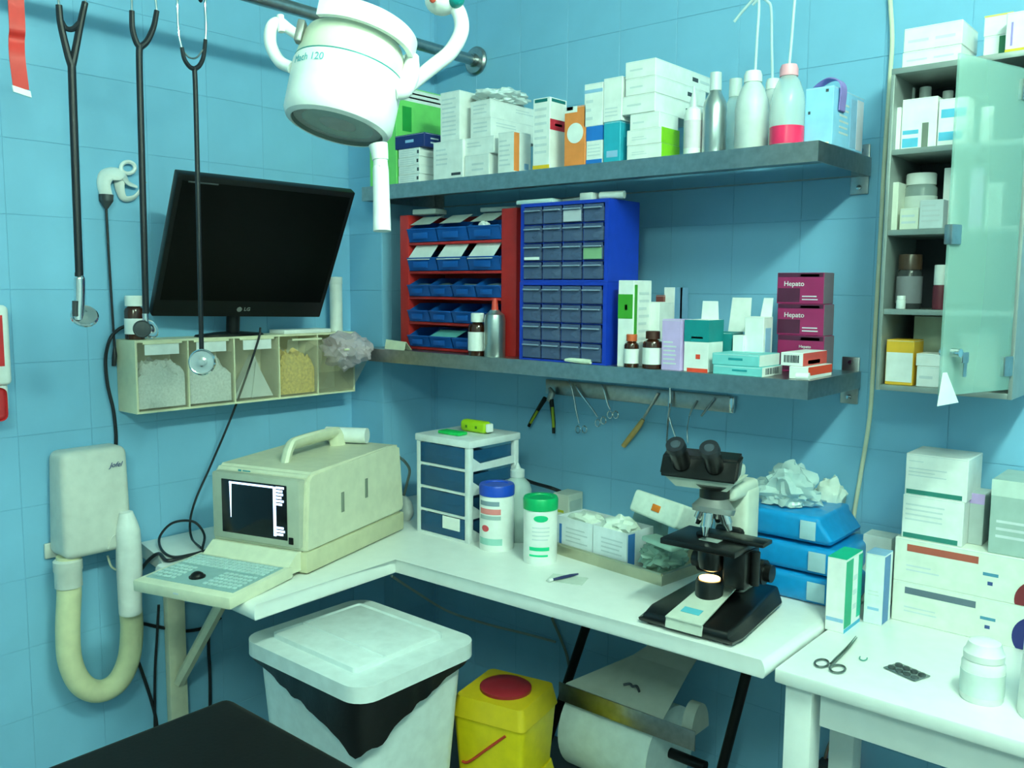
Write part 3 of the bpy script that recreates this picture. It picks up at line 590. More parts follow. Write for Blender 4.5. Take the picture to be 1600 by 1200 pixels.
jar('plastic_tub', 'clear tub with large white lid on the second cabinet shelf', 1437, 28, 272, -.13, z, CLR, WHITE, .2, lab=colm(215, 222, 218))
cpx('white_medicine_box', 'narrow white box beside the clear tub in the cabinet', 1388, 1403, 285, yf, .06, z, colm(225, 228, 215), bot=None)
cpx('white_medicine_box', 'low white box lying in front of the clear tub', 1405, 1434, 325, -.205, .035, z, colm(228, 230, 215), lines=[('F', .1, .9, .2, .8, 2)])
cpx('white_medicine_box', 'pale blue-white box lying in front of the clear tub', 1436, 1473, 312, -.207, .035, z, colm(215, 225, 228), lines=[('F', .1, .9, .2, .9, 4)])
cpx('white_medicine_box', 'tall white box standing behind the cabinet door edge', 1474, 1492, 262, -.15, .06, z, WHITE)
z = CSH[1]+.0125
AMB = M('brown_plastic', (70, 52, 40), .3)
jar('medicine_jar', 'dark glass jar with grey label on the third cabinet shelf', 1420, 22, 398, -.16, z, M('smoked_glass', (52, 55, 58), .18), AMB, .28, lab=colm(125, 125, 132))
jar('medicine_bottle', 'maroon bottle with white shoulder on the third cabinet shelf', 1468, 13, 414, -.18, z, colm(105, 35, 50), colm(225, 228, 225), .45, cat='bottle')
cpx('white_medicine_box', 'narrow white strip box on the third cabinet shelf', 1383, 1391, 378, -.18, .06, z, WHITE)
jar('small_vial', 'small white vial in front of the dark glass jar', 1405, 8, 462, -.205, z, PLAST, PLAST, cat='vial')
z = CSH[0]+.0125
cpx('yellow_box', 'yellow box with large white label on the lowest cabinet shelf', 1384, 1427, 531, -.205, .07, z, colm(235, 180, 50), decals=[('F', .02, .98, .07, .72, WHITE)])
cpx('yellow_box', 'olive yellow box standing at the side of the lowest shelf', 1378, 1393, 508, -.11, .07, z, colm(185, 175, 70))
t, za = cpx('white_medicine_box', 'flat white box lying beside the yellow box', 1431, 1475, 573, -.205, .07, z, WHITE, lines=[('F', .1, .6, .3, .7, 1)])
cpx('white_medicine_box', 'flat white box on top of the one beside the yellow box', 1430, 1474, 553, -.203, .07, za+.0004, WHITE)
cpx('grey_box', 'pale grey-green carton at the back of the lowest cabinet shelf', 1427, 1480, 494, -.09, .06, z, colm(185, 195, 170))
# items seen through the glass door
z = CSH[2]+.0125
for i, (l, r, top, c, lab) in enumerate(((1516, 1536, 262, (205, 180, 225), 'lilac packet behind the frosted glass door'), (1540, 1566, 285, (215, 220, 212), 'white packet behind the frosted glass door'))):
    cpx('medicine_packet', lab, l, r, top, -.16, .05, z, colm(*c), cat='pack')
jar('white_bottle', 'white bottle behind the door on the uppermost cabinet shelf', 1540, 12, 168, -.15, CSH[3]+.0125, PLAST, PLAST, cat='bottle')
cpx('grey_box', 'white carton behind the door on the lowest cabinet shelf', 1500, 1560, 520, -.14, .07, CSH[0]+.0125, colm(215, 222, 205))
# on top of the cabinet
z = CZ1+.0125
t, zq = cpx('wide_white_box', 'wide white box lying on top of the glass-door cabinet', 1409, 1500, 76, -.21, .12, z, WHITE, lines=[('F', .08, .45, .3, .6, 1), ('F', .55, .9, .3, .6, 1)])
cpx('wide_white_box', 'wide white box stacked on another over the glass-door cabinet', 1412, 1503, 38, -.21, .12, zq+.0004, WHITE, lines=[('F', .08, .45, .3, .6, 1), ('F', .55, .9, .3, .6, 1)])
t, zr = cpx('green_white_box', 'white and green box at the end of the cabinet top', 1536, 1580, 55, -.17, .08, z, WHITE, decals=[('F', .55, 1, 0, .95, colm(40, 120, 85))])
cpx('white_medicine_box', 'white box with yellow rim above the green and white box', 1537, 1582, 22, -.17, .08, zr+.0004, WHITE, decals=[('F', 0, 1, .92, 1, colm(225, 215, 110))])
cpx('white_medicine_box', 'white box with yellow foot leaning out over the glass door', 1572, 1640, 15, -.215, .035, z, WHITE, decals=[('F', 0, 1, 0, .07, colm(215, 185, 50)), ('F', .12, .17, .15, .75, PURP, 'printed_text')])
# cream cable running down the wall beside the cabinet
m = MB(); m.tube([at(a, b, y=-.012) for a, b in ((1388, -60), (1391, 0), (1394, 60), (1391, 115), (1382, 250), (1374, 400), (1365, 560), (1359, 650), (1345, 740), (1335, 800), (1330, 850))]+[Vector((1.70, -.012, .70)), Vector((1.71, -.012, .45))], .0052, 10)
solo(m, 'wall_cable', CREAM, 'cream cable running down the wall beside the glass-door cabinet', 'cable')
# ---------------------------------------------------------------- left wall: tilt-bin cabinet
BY0, BY1, BZ0, BZ1, BDX = -1.083, -.322, 1.136, 1.338, .11
t = thing('tilt_bin_cabinet', 'cream wall cabinet of five clear tilting bins under the television', 'cabinet', (0, BY0, BZ0)); LL = Vector((0, BY0, BZ0))
def bl(m, name, mat, parent=None, **kw):
    o = m.part(name, mat, parent or t, **kw)
    if parent is None or parent is t: o.location = -LL
    return o
CRM = M('cream_cabinet', (226, 222, 190), .45)
m = MB(); m.box(.003, BDX, BY0, BY0+.006, BZ0, BZ1); m.box(.003, BDX, BY1-.006, BY1, BZ0, BZ1); m.box(.003, BDX, BY0+.006, BY1-.006, BZ0, BZ0+.006); m.box(.003, BDX, BY0+.006, BY1-.006, BZ1-.006, BZ1); m.box(.003, .008, BY0+.006, BY1-.006, BZ0+.006, BZ1-.006)
bl(m, 'cabinet_shell', CRM)
ed = [BY0+.004]+[at(p, 580, x=BDX).y for p in (295, 367, 437, 497)]+[BY1-.004]
for y in ed[1:-1]: bl(MB().box(.008, BDX, y-.002, y+.002, BZ0+.006, BZ1-.006), 'divider', CRM)
CB = clearm('tinted_bin_plastic', (200, 194, 172), .13, .25)
for i in range(5):
    y0, y1 = ed[i]+.004, ed[i+1]-.004; h = BZ1-BZ0-.016
    a = (0, 0, 0, R(14), R(38))[i]
    b = bpy.data.objects.new('tilt_bin', None); 
    m = MB(); m.box(-.003, 0, 0, y1-y0, 0, h, .001, 1); m.box(-.09, -.003, 0, .0015, 0, h*.8); m.box(-.09, -.003, y1-y0-.0015, y1-y0, 0, h*.8); m.box(-.09, -.003, .0015, y1-y0-.0015, 0, .002)
    b = m.part('tilt_bin', CB, t); b.location = Vector((BDX-.002, y0, BZ0+.008))-LL; b.rotation_euler = (0, a, 0)
    MB().box(-.001, .004, (y1-y0)*.1, (y1-y0)*.9, h-.004, h+.002, .001).part('bin_rim', CRM, b)
    if i < 3: MB().box(.0003, .0012, (y1-y0)*(.14, .16, .18)[i], (y1-y0)*.84, h*.82, h*.985).part('label_card', WHITE, b)
COT = M('cotton_white', (232, 235, 232), .9, bump=.6, scale=160, var=.12)
for i, (c, hh, lab, nm) in enumerate(((COT, .60, 'white cotton swabs heaped in the bin at the free end', 'cotton_swabs'), (COT, .58, 'white cotton swabs heaped in the second tilt bin', 'cotton_swabs'), (M('gauze', (215, 220, 215), .8, bump=.4), .7, 'folded white gauze triangle leaning in the middle bin', 'folded_gauze'), (M('yellow_swabs', (222, 190, 105), .9, bump=.6, scale=120, var=.25), .60, 'yellow tipped swabs heaped in the tilted bin', 'yellow_swabs'))):
    y0, y1 = ed[i]+.010, ed[i+1]-.010; h = (BZ1-BZ0)*hh
    if i == 2:
        m = MB(); m.quadprism([(.085, y0, BZ0+.012), (.085, y1-.008, BZ0+.012), (.075, (y0+y1)/2+.012, BZ0+h)], (-.03, 0, 0)); m.quadprism([(.09, (y0+y1)/2-.01, BZ0+.012), (.09, y1-.002, BZ0+.012), (.088, (y0+y1)/2+.01, BZ0+h*.85)], (-.004, 0, 0))
        solo(m, nm, c, lab, 'gauze')
    else:
        m = MB(); m.heap(.018, .099, y0-.003, y1+.003, BZ0+.0115, h, i*3.1)
        solo(m, nm, c, lab, 'swabs', kind='stuff')
m = MB(); m.blob((.165, (ed[4]+ed[5])/2, BZ1-.055), (.085, .062, .058), .35, 2.2, 4, 9)
solo(m, 'plastic_bag', clearm('pink_film', (225, 205, 215), .6, .3), 'crumpled pinkish plastic bag bulging from the open tilt bin', 'bag')
# ---------------------------------------------------------------- television
t = thing('television', 'black flat television leaning forward above the bin cabinet', 'television', (.12, -.759, 1.396), rot=(R(-1.43), R(30.17), R(-9.89)))
tw, th = .26, .43
MB().box(-.03, 0, -tw, tw, 0, th, .004).part('bezel', BLACK, t)
MB().box(-.001, .001, -tw+.014, tw-.014, .055, th-.016).part('screen', GLOSSBLK, t)
MB().box(-.06, -.03, -tw*.7, tw*.7, .06, th*.75, .01).part('rear_housing', BLACK, t)
text(t, 'LG', .016, GREYM, (.0022, .012, .028), (0, 1, 0), (0, 0, 1), bold=.0004)
c = Vector((.0024, -.012, .028)); MB().lathe([(.008, 0), (.008, .001), (0, .001)], seg=20, mat=Matrix.Translation(c) @ Matrix.Rotation(R(90), 4, 'Y')).part('round_logo', GREYM, t)
MB().box(.001, .0016, -tw+.03, -tw+.11, th-.020, th-.016).part('printed_text', colm(70, 75, 78), t)
inv = t.matrix_basis.inverted()
st = MB(); st.cyl((.075, -.76, 1.349), (.085, -.76, 1.45), .02); st.lathe([(.0, 0), (.11, 0), (.105, .006), (.04, .012), (0, .014)], (.058, -.76, 1.3385), 32, sx=.45, sy=1.05)
for v in st.bm.verts: v.co = inv @ v.co
st.part('stand', BLACK, t)
# small things on the cabinet
y = at(210, 500, x=.05).y
t = thing('medicine_bottle', 'brown bottle with white cap beside the television', 'bottle', (.05, y, BZ1+.0005))
MB().lathe([(0, 0), (.025, 0), (.026, .003), (.026, .078), (.023, .086), (.017, .09), (.016, .093)]).part('bottle_body', M('amber_glass'), t); MB().lathe([(.017, .092), (.0235, .092), (.0235, .118), (.021, .121), (0, .121)]).part('cap', PLAST, t); MB().lathe([(.0262, .015), (.0266, .015), (.0266, .058), (.0262, .058)]).part('label_wrap', WHITE, t)
y = at(525, 470, x=.055).y
t = thing('white_tube', 'white plastic tube standing beside the television on the cabinet', 'tube', (.055, y, BZ1+.0005)); H = at(525, 433, x=.055).z-BZ1
MB().lathe([(0, 0), (.0205, 0), (.021, .002), (.021, H-.002), (.0205, H), (0, H)]).part('tube_body', PLAST, t); MB().lathe([(.0213, H-.024), (.022, H-.022), (.022, H-.001), (.0, H+.001)]).part('tube_cap', PLAST, t)
y0 = at(432, 505, x=.06).y; y1 = at(505, 505, x=.06).y
solo(MB().box(0, .08, 0, y1-y0, 0, .012, .001), 'paper_stack', WHITE, 'short stack of white paper on the cabinet by the tube', 'paper', (.02, y0, BZ1+.0005))
# ---------------------------------------------------------------- hand dryer
t = thing('hose_dryer', 'cream wall-mounted dryer with thick hose and white nozzle', 'dryer', (0, -1.2, .76)); LL2 = Vector((0, -1.2, .76))
def dl(m, name, mat, p=None): 
    o = m.part(name, mat, p or t)
    if p is None: o.location = -LL2
    return o
DRY = M('dryer_cream', (210, 212, 204), .35)
m = MB(); bx = m.box(.004, .118, -1.292, -1.108, .770, 1.052, .022, 4)
for v in m.bm.verts:                                   # taper towards the top
    k = (v.co.z-.77)/.282
    if v.co.x > .06: v.co.x -= .022*k
    v.co.y = -1.20+(v.co.y+1.20)*(1-.04*k)+.006*k
dl(m, 'dryer_body', DRY)
dl(MB().box(.0035, .012, -1.302, -1.100, .758, .800, .003), 'wall_plate', DRY)
text(t, 'Jofel', .019, colm(45, 60, 120), Vector((.1045, -1.146, 1.005))-LL2, (0, 1, 0), (0, 0, 1), shear=.4)
m = MB(); m.tube([(.1175, -1.182, .782), (.1175, -1.172, .808), (.1165, -1.152, .822), (.1165, -1.135, .826)], .0022, 8); dl(m, 'nozzle_cradle', DRY)
q = lambda a, b, x=.07: at(a, b, x=x)
hose = [q(107, 868), q(108, 925), q(106, 985), q(110, 1035), q(128, 1070), q(156, 1080), q(184, 1065), q(201, 1030), q(206, 985), q(204, 950, .085)]
dl(MB().tube(hose, .0305, 18, 8), 'hose', M('hose_cream', (222, 220, 178), .5))
dl(MB().lathe([(.026, 0), (.034, .004), (.034, .045), (.036, .05), (.036, .075), (.03, .08)], hose[1]+Vector((0, 0, .012))), 'hose_collar', DRY)
noz = [q(204, 957, .10), q(203, 930, .105), q(202, 880, .115), q(200, 830, .125), q(197, 800, .125)]
dl(MB().tube(noz, [.030, .031, .034, .031, .017], 18), 'nozzle', PLAST)
m = MB(); m.tube([q(168, 868, .05), q(174, 885, .06), q(185, 892, .07)], .003, 8); dl(m, 'nozzle_cord', CREAM)
# ---------------------------------------------------------------- red and white dispenser at the edge
t = thing('wall_dispenser', 'white wall dispenser with red front panel and red lever', 'dispenser', (0, -1.45, 1.14)); LL3 = Vector((0, -1.45, 1.14))
ye = at(19, 560, x=.055).y
m = MB(); m.box(.003, .055, ye-.15, ye, 1.235, 1.437, .014, 4); o = m.part('dispenser_body', PLAST, t); o.location = -LL3
m = MB(); m.box(.003, .045, ye-.14, ye-.006, 1.165, 1.245, .014, 3); o = m.part('dispenser_base', PLAST, t); o.location = -LL3
m = MB(); m.box(.0545, .0558, ye-.135, ye-.018, 1.285, 1.412); o = m.part('front_panel', colm(205, 40, 45), t); o.location = -LL3
m = MB(); m.box(.0558, .0563, ye-.10, ye-.034, 1.340, 1.366, .001); o = m.part('printed_mark', WHITE, t); o.location = -LL3
m = MB(); m.box(.045, .062, ye-.13, ye-.018, 1.148, 1.232, .016, 4); o = m.part('push_lever', colm(205, 50, 55), t); o.location = -LL3
# ---------------------------------------------------------------- white hook-shaped clip with its lead
def wp(a, b, x=.014): return at(a, b, x=x)
t = thing('probe_clip', 'white hooked plastic sensor clip hanging on the wall with dark plug', 'clip', wp(172, 300)); LL4 = t.location.copy()
def kl(m, name, mat): o = m.part(name, mat, t); o.location = -LL4; return o
kl(MB().tube([wp(166, 306), wp(162, 288), wp(166, 275), wp(178, 272), wp(190, 274), wp(200, 286), wp(214, 292)], [.017, .018, .022, .026, .024, .012, .006], 12, flat=.45), 'clip_body', PLAST)
kl(MB().tube([wp(186, 280), wp(188, 298), wp(194, 310), wp(206, 310), wp(214, 304), wp(219, 296)], [.016, .012, .010, .010, .008, .005], 12, flat=.5), 'clip_jaw', PLAST)
kl(MB().tube([wp(200+11*math.cos(a), 262+9*math.sin(a)) for a in [k*math.pi/6 for k in range(13)]], .0055, 8, 3), 'clip_ring', PLAST)
kl(MB().tube([wp(166, 304), wp(166, 314), wp(166, 326)], [.020, .019, .005], 12, flat=.7), 'plug', M('dark_plug', (60, 66, 70), .5))
kl(MB().tube([wp(166, 325, .012), wp(170, 400, .012), wp(175, 480, .012), wp(179, 545, .012)], .0035, 8), 'lead', RUBBER)
kl(MB().tube([wp(179, 543, .012), wp(179, 556, .012), wp(178, 572, .012)], [.004, .007, .006], 8), 'lead_end', RUBBER)
kl(MB().cyl(wp(222, 286, .003), wp(228, 285, .03), .002), 'wall_pin', STEEL)
# cables on the left wall
def cable(name, label, pts, r, mat=RUBBER): 
    m = MB(); m.tube(pts, r, 8); return solo(m, name, mat, label, 'cable')
cable('power_cable', 'black power cable curving from the television down to the dryer', [wp(200, 508, .02), wp(185, 515, .02), wp(172, 530, .03), wp(165, 560, .012), wp(168, 600, .010), wp(177, 640, .010), wp(181, 675, .008), wp(181, 700, .007)], .005)
cable('aerial_cable', 'thin black cable drooping from the bin cabinet behind the scanner', [at(407, 512, x=.112), at(404, 530, x=.118), at(384, 590, x=.10), at(360, 655, x=.07), at(328, 730, x=.05), at(306, 780, x=.05), at(297, 815, x=.06), at(300, 842, x=.10), at(314, 856, z=DZ+.0045)], .0034)
cable('scanner_lead', 'looped black lead lying beside the ultrasound scanner', [at(316, 858, z=DZ+.005), at(319, 835, x=.17), at(302, 815, x=.13), at(270, 817, x=.09), at(250, 838, x=.07), at(252, 858, z=DZ+.005), at(270, 870, z=DZ+.005), at(300, 866, z=DZ+.005), at(328, 858, z=DZ+.005)], .0036)
cable('mains_lead', 'thick black lead trailing over the worktop end toward the dryer', [at(325, 862, z=DZ+.0065), at(295, 868, z=DZ+.0065), at(262, 876, z=DZ+.0065), Vector((.18, -1.073, DZ+.0065)), Vector((.12, -1.076, .722)), Vector((.05, -1.076, .66)), Vector((.02, -1.07, .63))], .005)
cable('hanging_lead', 'black lead hanging down the wall beside the bracket', [at(248, 945, x=.012), at(245, 1000, x=.012), at(242, 1060, x=.012), at(242, 1180, x=.012)], .004)
cable('hanging_lead', 'black lead slung sideways behind the wall bracket', [at(222, 974, x=.010), at(250, 980, x=.006), at(290, 986, x=.006), at(325, 979, x=.012), at(345, 965, x=.012)], .005)
cable('hanging_lead', 'black lead dropping below the bracket brace', [at(326, 990, x=.010), at(326, 1020, x=.010), at(328, 1060, x=.010), at(328, 1180, x=.010)], .005)
cable('hanging_lead', 'thick black lead slanting below the dryer hose', [at(212, 1025, x=.010), at(222, 1050, x=.010), at(238, 1100, x=.010), at(246, 1140, x=.010), at(250, 1200, x=.010)], .005)
# ---------------------------------------------------------------- rail with stethoscopes
rl = thing('hanging_rail', 'stainless round rail fixed to the back wall above the shelf', 'rail', (.37, 0, 2.238)); RXX, RZZ = .37, 2.238
MB().cyl((0, -.004, 0), (0, RY+.004, 0), .0175, seg=24).part('rail_tube', STEEL, rl)
MB().lathe([(.046, 0), (.046, .006), (.040, .012), (.022, .014), (.022, .03), (0, .03)], seg=28, mat=Matrix.Translation((0, -.003, 0)) @ Matrix.Rotation(R(90), 4, 'X')).part('wall_flange', STEEL, rl)
MB().lathe([(.046, 0), (.046, .006), (.040, .012), (.022, .014), (.022, .03), (0, .03)], seg=28, mat=Matrix.Translation((0, RY+.003, 0)) @ Matrix.Rotation(R(-90), 4, 'X')).part('wall_flange', STEEL, rl)
def hp(a, b, dx=0): return at(a, b, x=RXX+dx)
def hook(p, side):                                    # ear tube going from p up over the rail
    return [p, Vector((RXX+.024, p.y+side*.006, RZZ-.03)), Vector((RXX+.026, p.y+side*.008, RZZ+.01)), Vector((RXX, p.y+side*.008, RZZ+.025)), Vector((RXX-.026, p.y+side*.006, RZZ-.005)), Vector((RXX-.026, p.y+side*.002, RZZ-.03))]
def steth(label, armL, armR, metalL, metalR, tube, r, extra):
    t = thing('stethoscope', label, 'stethoscope', (RXX, hp(*tube[0]).y, hp(*tube[-1]).z), 0, 'stethoscopes on the rail'); L = t.location.copy()
    def sl(m, name, mat): o = m.part(name, mat, t); o.location = -L; return o
    sl(MB().tube([hp(*p) for p in armL], [r*.8, r*.9, r], 10), 'tube_branch', RUBBER); sl(MB().tube([hp(*p) for p in armR], [r*.8, r*.9, r], 10), 'tube_branch', RUBBER)
    for ml, s in ((metalL, -1), (metalR, 1)):
        pts = [hp(*p) for p in ml]; h = hook(pts[-1], s)
        sl(MB().tube(pts+h[1:], .0032, 8), 'ear_tube', CHROME); sl(MB().blob(h[-1]+Vector((0, 0, -.004)), (.006, .006, .008), 0, 1, 2), 'ear_tip', RUBBER)
    sl(MB().tube([hp(*p) for p in tube], r, 12), 'tubing', RUBBER)
    extra(sl); return t
def disc(sl, c, nrm, rad, name='chest_piece', mat=CHROME):
    q = Vector(nrm).to_track_quat('Z', 'Y').to_matrix().to_4x4()
    sl(MB().lathe([(0, -.006), (rad*.7, -.006), (rad, -.002), (rad, .003), (rad*.9, .006), (rad*.8, .005), (rad*.3, .008), (0, .010)], seg=28, mat=Matrix.Translation(c) @ q), name, mat)
def ex1(sl):
    sl(MB().cyl(hp(123, 426), hp(123, 432), .0085), 'tube_collar', RUBBER)
    sl(MB().tube([hp(123, 430), hp(124, 436), hp(124, 465), hp(122, 500)], [.007, .0115, .0115, .012], 14), 'stem', CHROME)
    sl(MB().tube([hp(117, 470, .01), hp(117, 482, .01), hp(118, 494, .01)], .006, 10), 'dark_band', M('dark_plug'))
    c = hp(132, 494); disc(sl, c, (.75, -.2, .6), .030)
steth('dark stethoscope with crossbar yoke hanging next to the red strap', [(92, 8), (95, 38), (106, 85), (112, 104)], [(133, 4), (126, 36), (117, 82), (112, 104)], [(92, 10), (90, -20)], [(133, 6), (136, -20)], [(112, 100), (114, 160), (119, 300), (124, 430)], .0088,
    lambda sl: (ex1(sl), sl(MB().tube([hp(95, 32), hp(103, 44), hp(114, 45), hp(126, 34)], .006, 8), 'crossbar', RUBBER)))
def ex2(sl):
    disc(sl, hp(222, 514, .012), (.9, -.45, .1), .021, mat=M('dark_plug')); disc(sl, hp(232, 514), (.8, .2, .4), .026); sl(MB().cyl(hp(227, 490), hp(228, 508), .007), 'stem', CHROME)
steth('dark stethoscope with U-shaped yoke hanging in front of the sensor clip', [(206, 17), (207, 45), (213, 66), (219, 74)], [(245, 17), (240, 42), (230, 64), (219, 74)], [(206, 20), (206, -15)], [(245, 20), (243, -15)], [(218, 70), (218, 110), (223, 300), (228, 490)], .0078, ex2)
def ex3(sl):
    sl(MB().tube([hp(288, 82), hp(296, 90), hp(307, 90), hp(317, 78)], .0022, 8), 'spring', STEEL); sl(MB().cyl(hp(315, 545), hp(316, 562), .006), 'stem', CHROME)
    disc(sl, hp(316, 566, .01), (.72, -.68, .1), .034)
steth('grey-tubed stethoscope with bright chest piece hanging before the television', [(284, 74), (288, 92), (296, 104), (304, 108)], [(321, 62), (318, 88), (312, 102), (304, 108)], [(284, 76), (279, 50), (277, 0)], [(321, 64), (322, 40), (321, 0)], [(304, 106), (306, 160), (310, 330), (315, 550)], .0062, ex3)
t = thing('red_strap', 'wavy red strap with white end hanging from the rail', 'strap', hp(30, 140)); L = t.location.copy()
pts = [Vector((RXX+.021, hp(25, 0).y, RZZ+.0)), hp(24, -30, .012), hp(25, 0), hp(27, 45, .006), hp(26, 62, -.004), hp(27, 90, .004), hp(33, 139)]
o = MB().strip(pts, (.006, .030, 0), (.002, 0, 0)).part('strap_band', colm(215, 50, 45), t); o.location = -L
o = MB().strip([hp(33, 138), hp(34, 143), hp(35, 148)], (.006, .034, -.008), (.004, 0, 0)).part('strap_end', PLAST, t); o.location = -L
o = MB().strip([Vector((RXX+.021, hp(25, 0).y, RZZ)), Vector((RXX+.012, hp(25, 0).y, RZZ+.019)), Vector((RXX-.012, hp(25, 0).y, RZZ+.019)), Vector((RXX-.021, hp(25, 0).y, RZZ)), Vector((RXX-.021, hp(25, 0).y, RZZ-.06))], (0, .030, 0), (.002, 0, .002)).part('strap_band', colm(215, 50, 45), t); o.location = -L
# ---------------------------------------------------------------- ultrasound scanner
rz = math.atan2(.282, .959); u = Vector((.959, .282, 0))
SW, SD, SHH = .155, .475, .262
FR = Vector((.62, -.906, DZ)); org = FR-u*SW
t = thing('ultrasound_scanner', 'beige portable ultrasound scanner with lit screen and fold-down keyboard', 'scanner', org, rz)
m = MB()                                              # housing: side profile extruded across the width
prof = [(.0, .055), (.012, .245), (.03, SHH), (.42, SHH+.010), (SD-.012, SHH+.004), (SD, .08), (SD, .06)]
m.quadprism([(-SW, y, z) for y, z in prof], (2*SW, 0, 0)); bmesh.ops.bevel(m.bm, geom=[e for e in m.bm.edges], offset=.008, segments=2, affect='EDGES'); m.part('housing', BEIGE, t)
m = MB(); m.box(-SW-.002, SW+.002, .0, SD+.004, .004, .060, .006); m.part('base_skirt', M('beige_darker', (200, 198, 165), .45), t)
# bezel and screen
m = MB(); m.box(-SW+.012, SW-.012, -.010, .02, .070, .248, .006); m.part('screen_bezel', M('bezel_grey', (178, 182, 165), .45), t)
x0, x1, z0, z1 = -SW+.046, SW-.050, .088, .232
MB().box(x0, x1, -.0115, -.008, z0, z1, .002).part('screen', M('crt_glass', (12, 14, 20), .15), t)
SCRN = M('screen_glow', (220, 230, 255), .5, emit=(190, 215, 255), es=2.2)
w_, h_ = x1-x0, z1-z0
m = MB(); yb, ya = -.0122, -.0114
m.box(x0+w_*.13, x0+w_*.80, yb, ya, z0+h_*.93, z0+h_*.965); m.quadprism([(x0+w_*.13, yb, z0+h_*.96), (x0+w_*.165, yb, z0+h_*.96), (x0+w_*.15, yb, z0+h_*.30), (x0+w_*.142, yb, z0+h_*.30)], (0, .0006, 0)); m.box(x0+w_*.80, x0+w_*.84, yb, ya, z0+h_*.06, z0+h_*.96)
for zf, ww in ((.93, .15), (.87, .12), (.81, .13), (.75, .10), (.69, .14), (.63, .11), (.2, .13), (.14, .15), (.08, .12)): m.box(x0+w_*.845, x0+w_*(.845+ww*.8), yb, ya, z0+h_*zf, z0+h_*(zf+.04))
m.part('screen_readout', SCRN, t)
MB().box(SW-.046, SW-.032, -.0125, -.009, .080, .098, .001).part('power_switch', BLACK, t)
m = MB(); m.box(-.06, -.05, -.0005, .0005, .2535, .2585); m.box(-.045, -.02, -.0005, .0005, .2545, .2575); m.part('brand_print', TEAL, t)
# side vents and top handle
for y, zc in ((.155, .13), (.27, .145)): MB().box(SW-.001, SW+.0012, y, y+.014, zc, zc+.055, .001).part('side_slot', M('slot_grey', (120, 128, 115), .5), t)
m = MB(); hz = SHH+.004
m.tube([(.0, .115, hz-.01), (.0, .135, hz+.030), (.0, .165, hz+.042), (.0, .32, hz+.044), (.0, .35, hz+.034), (.0, .365, hz-.01)], .014, 10, 5, 1.7); m.part('carrying_handle', CREAM, t)
# hinge block and keyboard
m = MB(); m.quadprism([(-SW+.012, .004, .012), (-SW+.012, .004, .062), (-SW+.012, -.012, .062), (-SW+.012, -.055, .030), (-SW+.012, -.055, .012)], (2*SW-.03, 0, 0)); m.part('keyboard_hinge', CREAM, t)
kt = bpy.data.objects.new('kb', None)
kx0, kx1, ky0, ky1 = -SW-.004, SW-.012, -.270, -.050
tilt = Matrix.Translation((0, -.05, .03)) @ Matrix.Rotation(R(2), 4, 'X') @ Matrix.Translation((0, .05, 0))
kb = MB().box(kx0, kx1, ky0, ky1+.012, -.026, .004, .005, 2, tilt).part('keyboard', CREAM, t)
MB().box(kx0+.014, kx1-.014, ky0+.028, ky1-.008, .004, .0052, .0008, 1, tilt).part('key_panel', M('key_panel', (150, 180, 180), .5), kb)
m = MB(); kw = (kx1-kx0-.04)
for r in range(4):
    for c in range(18): m.box(kx0+.02+kw/18*c+.001, kx0+.02+kw/18*(c+1)-.002, ky1-.030-.016*r, ky1-.030-.016*r+.012, .0052, .0082, .0008, 1, tilt)
for r in range(5):
    for c in list(range(5))+list(range(11, 18)): m.box(kx0+.02+kw/18*c+.001, kx0+.02+kw/18*(c+1)-.003, ky1-.105-.018*r, ky1-.105-.018*r+.011, .0052, .0082, .0008, 1, tilt)
m.part('keys', M('key_caps', (190, 215, 212), .45), kb, kind='stuff')
MB().lathe([(.020, .0052), (.020, .008), (.016, .010), (.014, .014), (.008, .018), (0, .019)], (kx0+.02+kw*.44, ky1-.145, 0), 24, tilt).part('trackball', BLACK, kb)
MB().box(kx0+kw*.5, kx0+kw*.56, ky0-.0006, ky0+.0006, -.012, -.008, mat=tilt).part('latch_mark', GREY, kb)
# roll of paper lying on the scanner
m = MB(); a = Vector((-.05, .375, hz+.031)); b = Vector((.075, .405, hz+.031)); m.cyl(a, b, .023, seg=24); 
c_ = t.matrix_basis
for v in m.bm.verts: v.co = c_ @ v.co
rolo = solo(m, 'paper_roll', PLAST, 'white paper roll lying on top of the ultrasound scanner', 'paper roll')
# cables and white probe between scanner and drawers
ce = lambda a, b, y=-.36: at(a, b, y=y)
m = MB(); m.tube([ce(628, 775), ce(634, 785), ce(637, 800), ce(634, 815)], [.008, .018, .020, .010], 12); solo(m, 'ultrasound_probe', PLAST, 'white probe tucked between the scanner and the drawer tower', 'probe')
cable('probe_cable', 'grey cable behind the ultrasound scanner beside the drawers', [ce(612, 698, -.30), ce(622, 712, -.30), ce(633, 722, -.33), ce(640, 735, -.35), ce(636, 755, -.36), ce(630, 778, -.36)], .0045, colm(110, 120, 115))
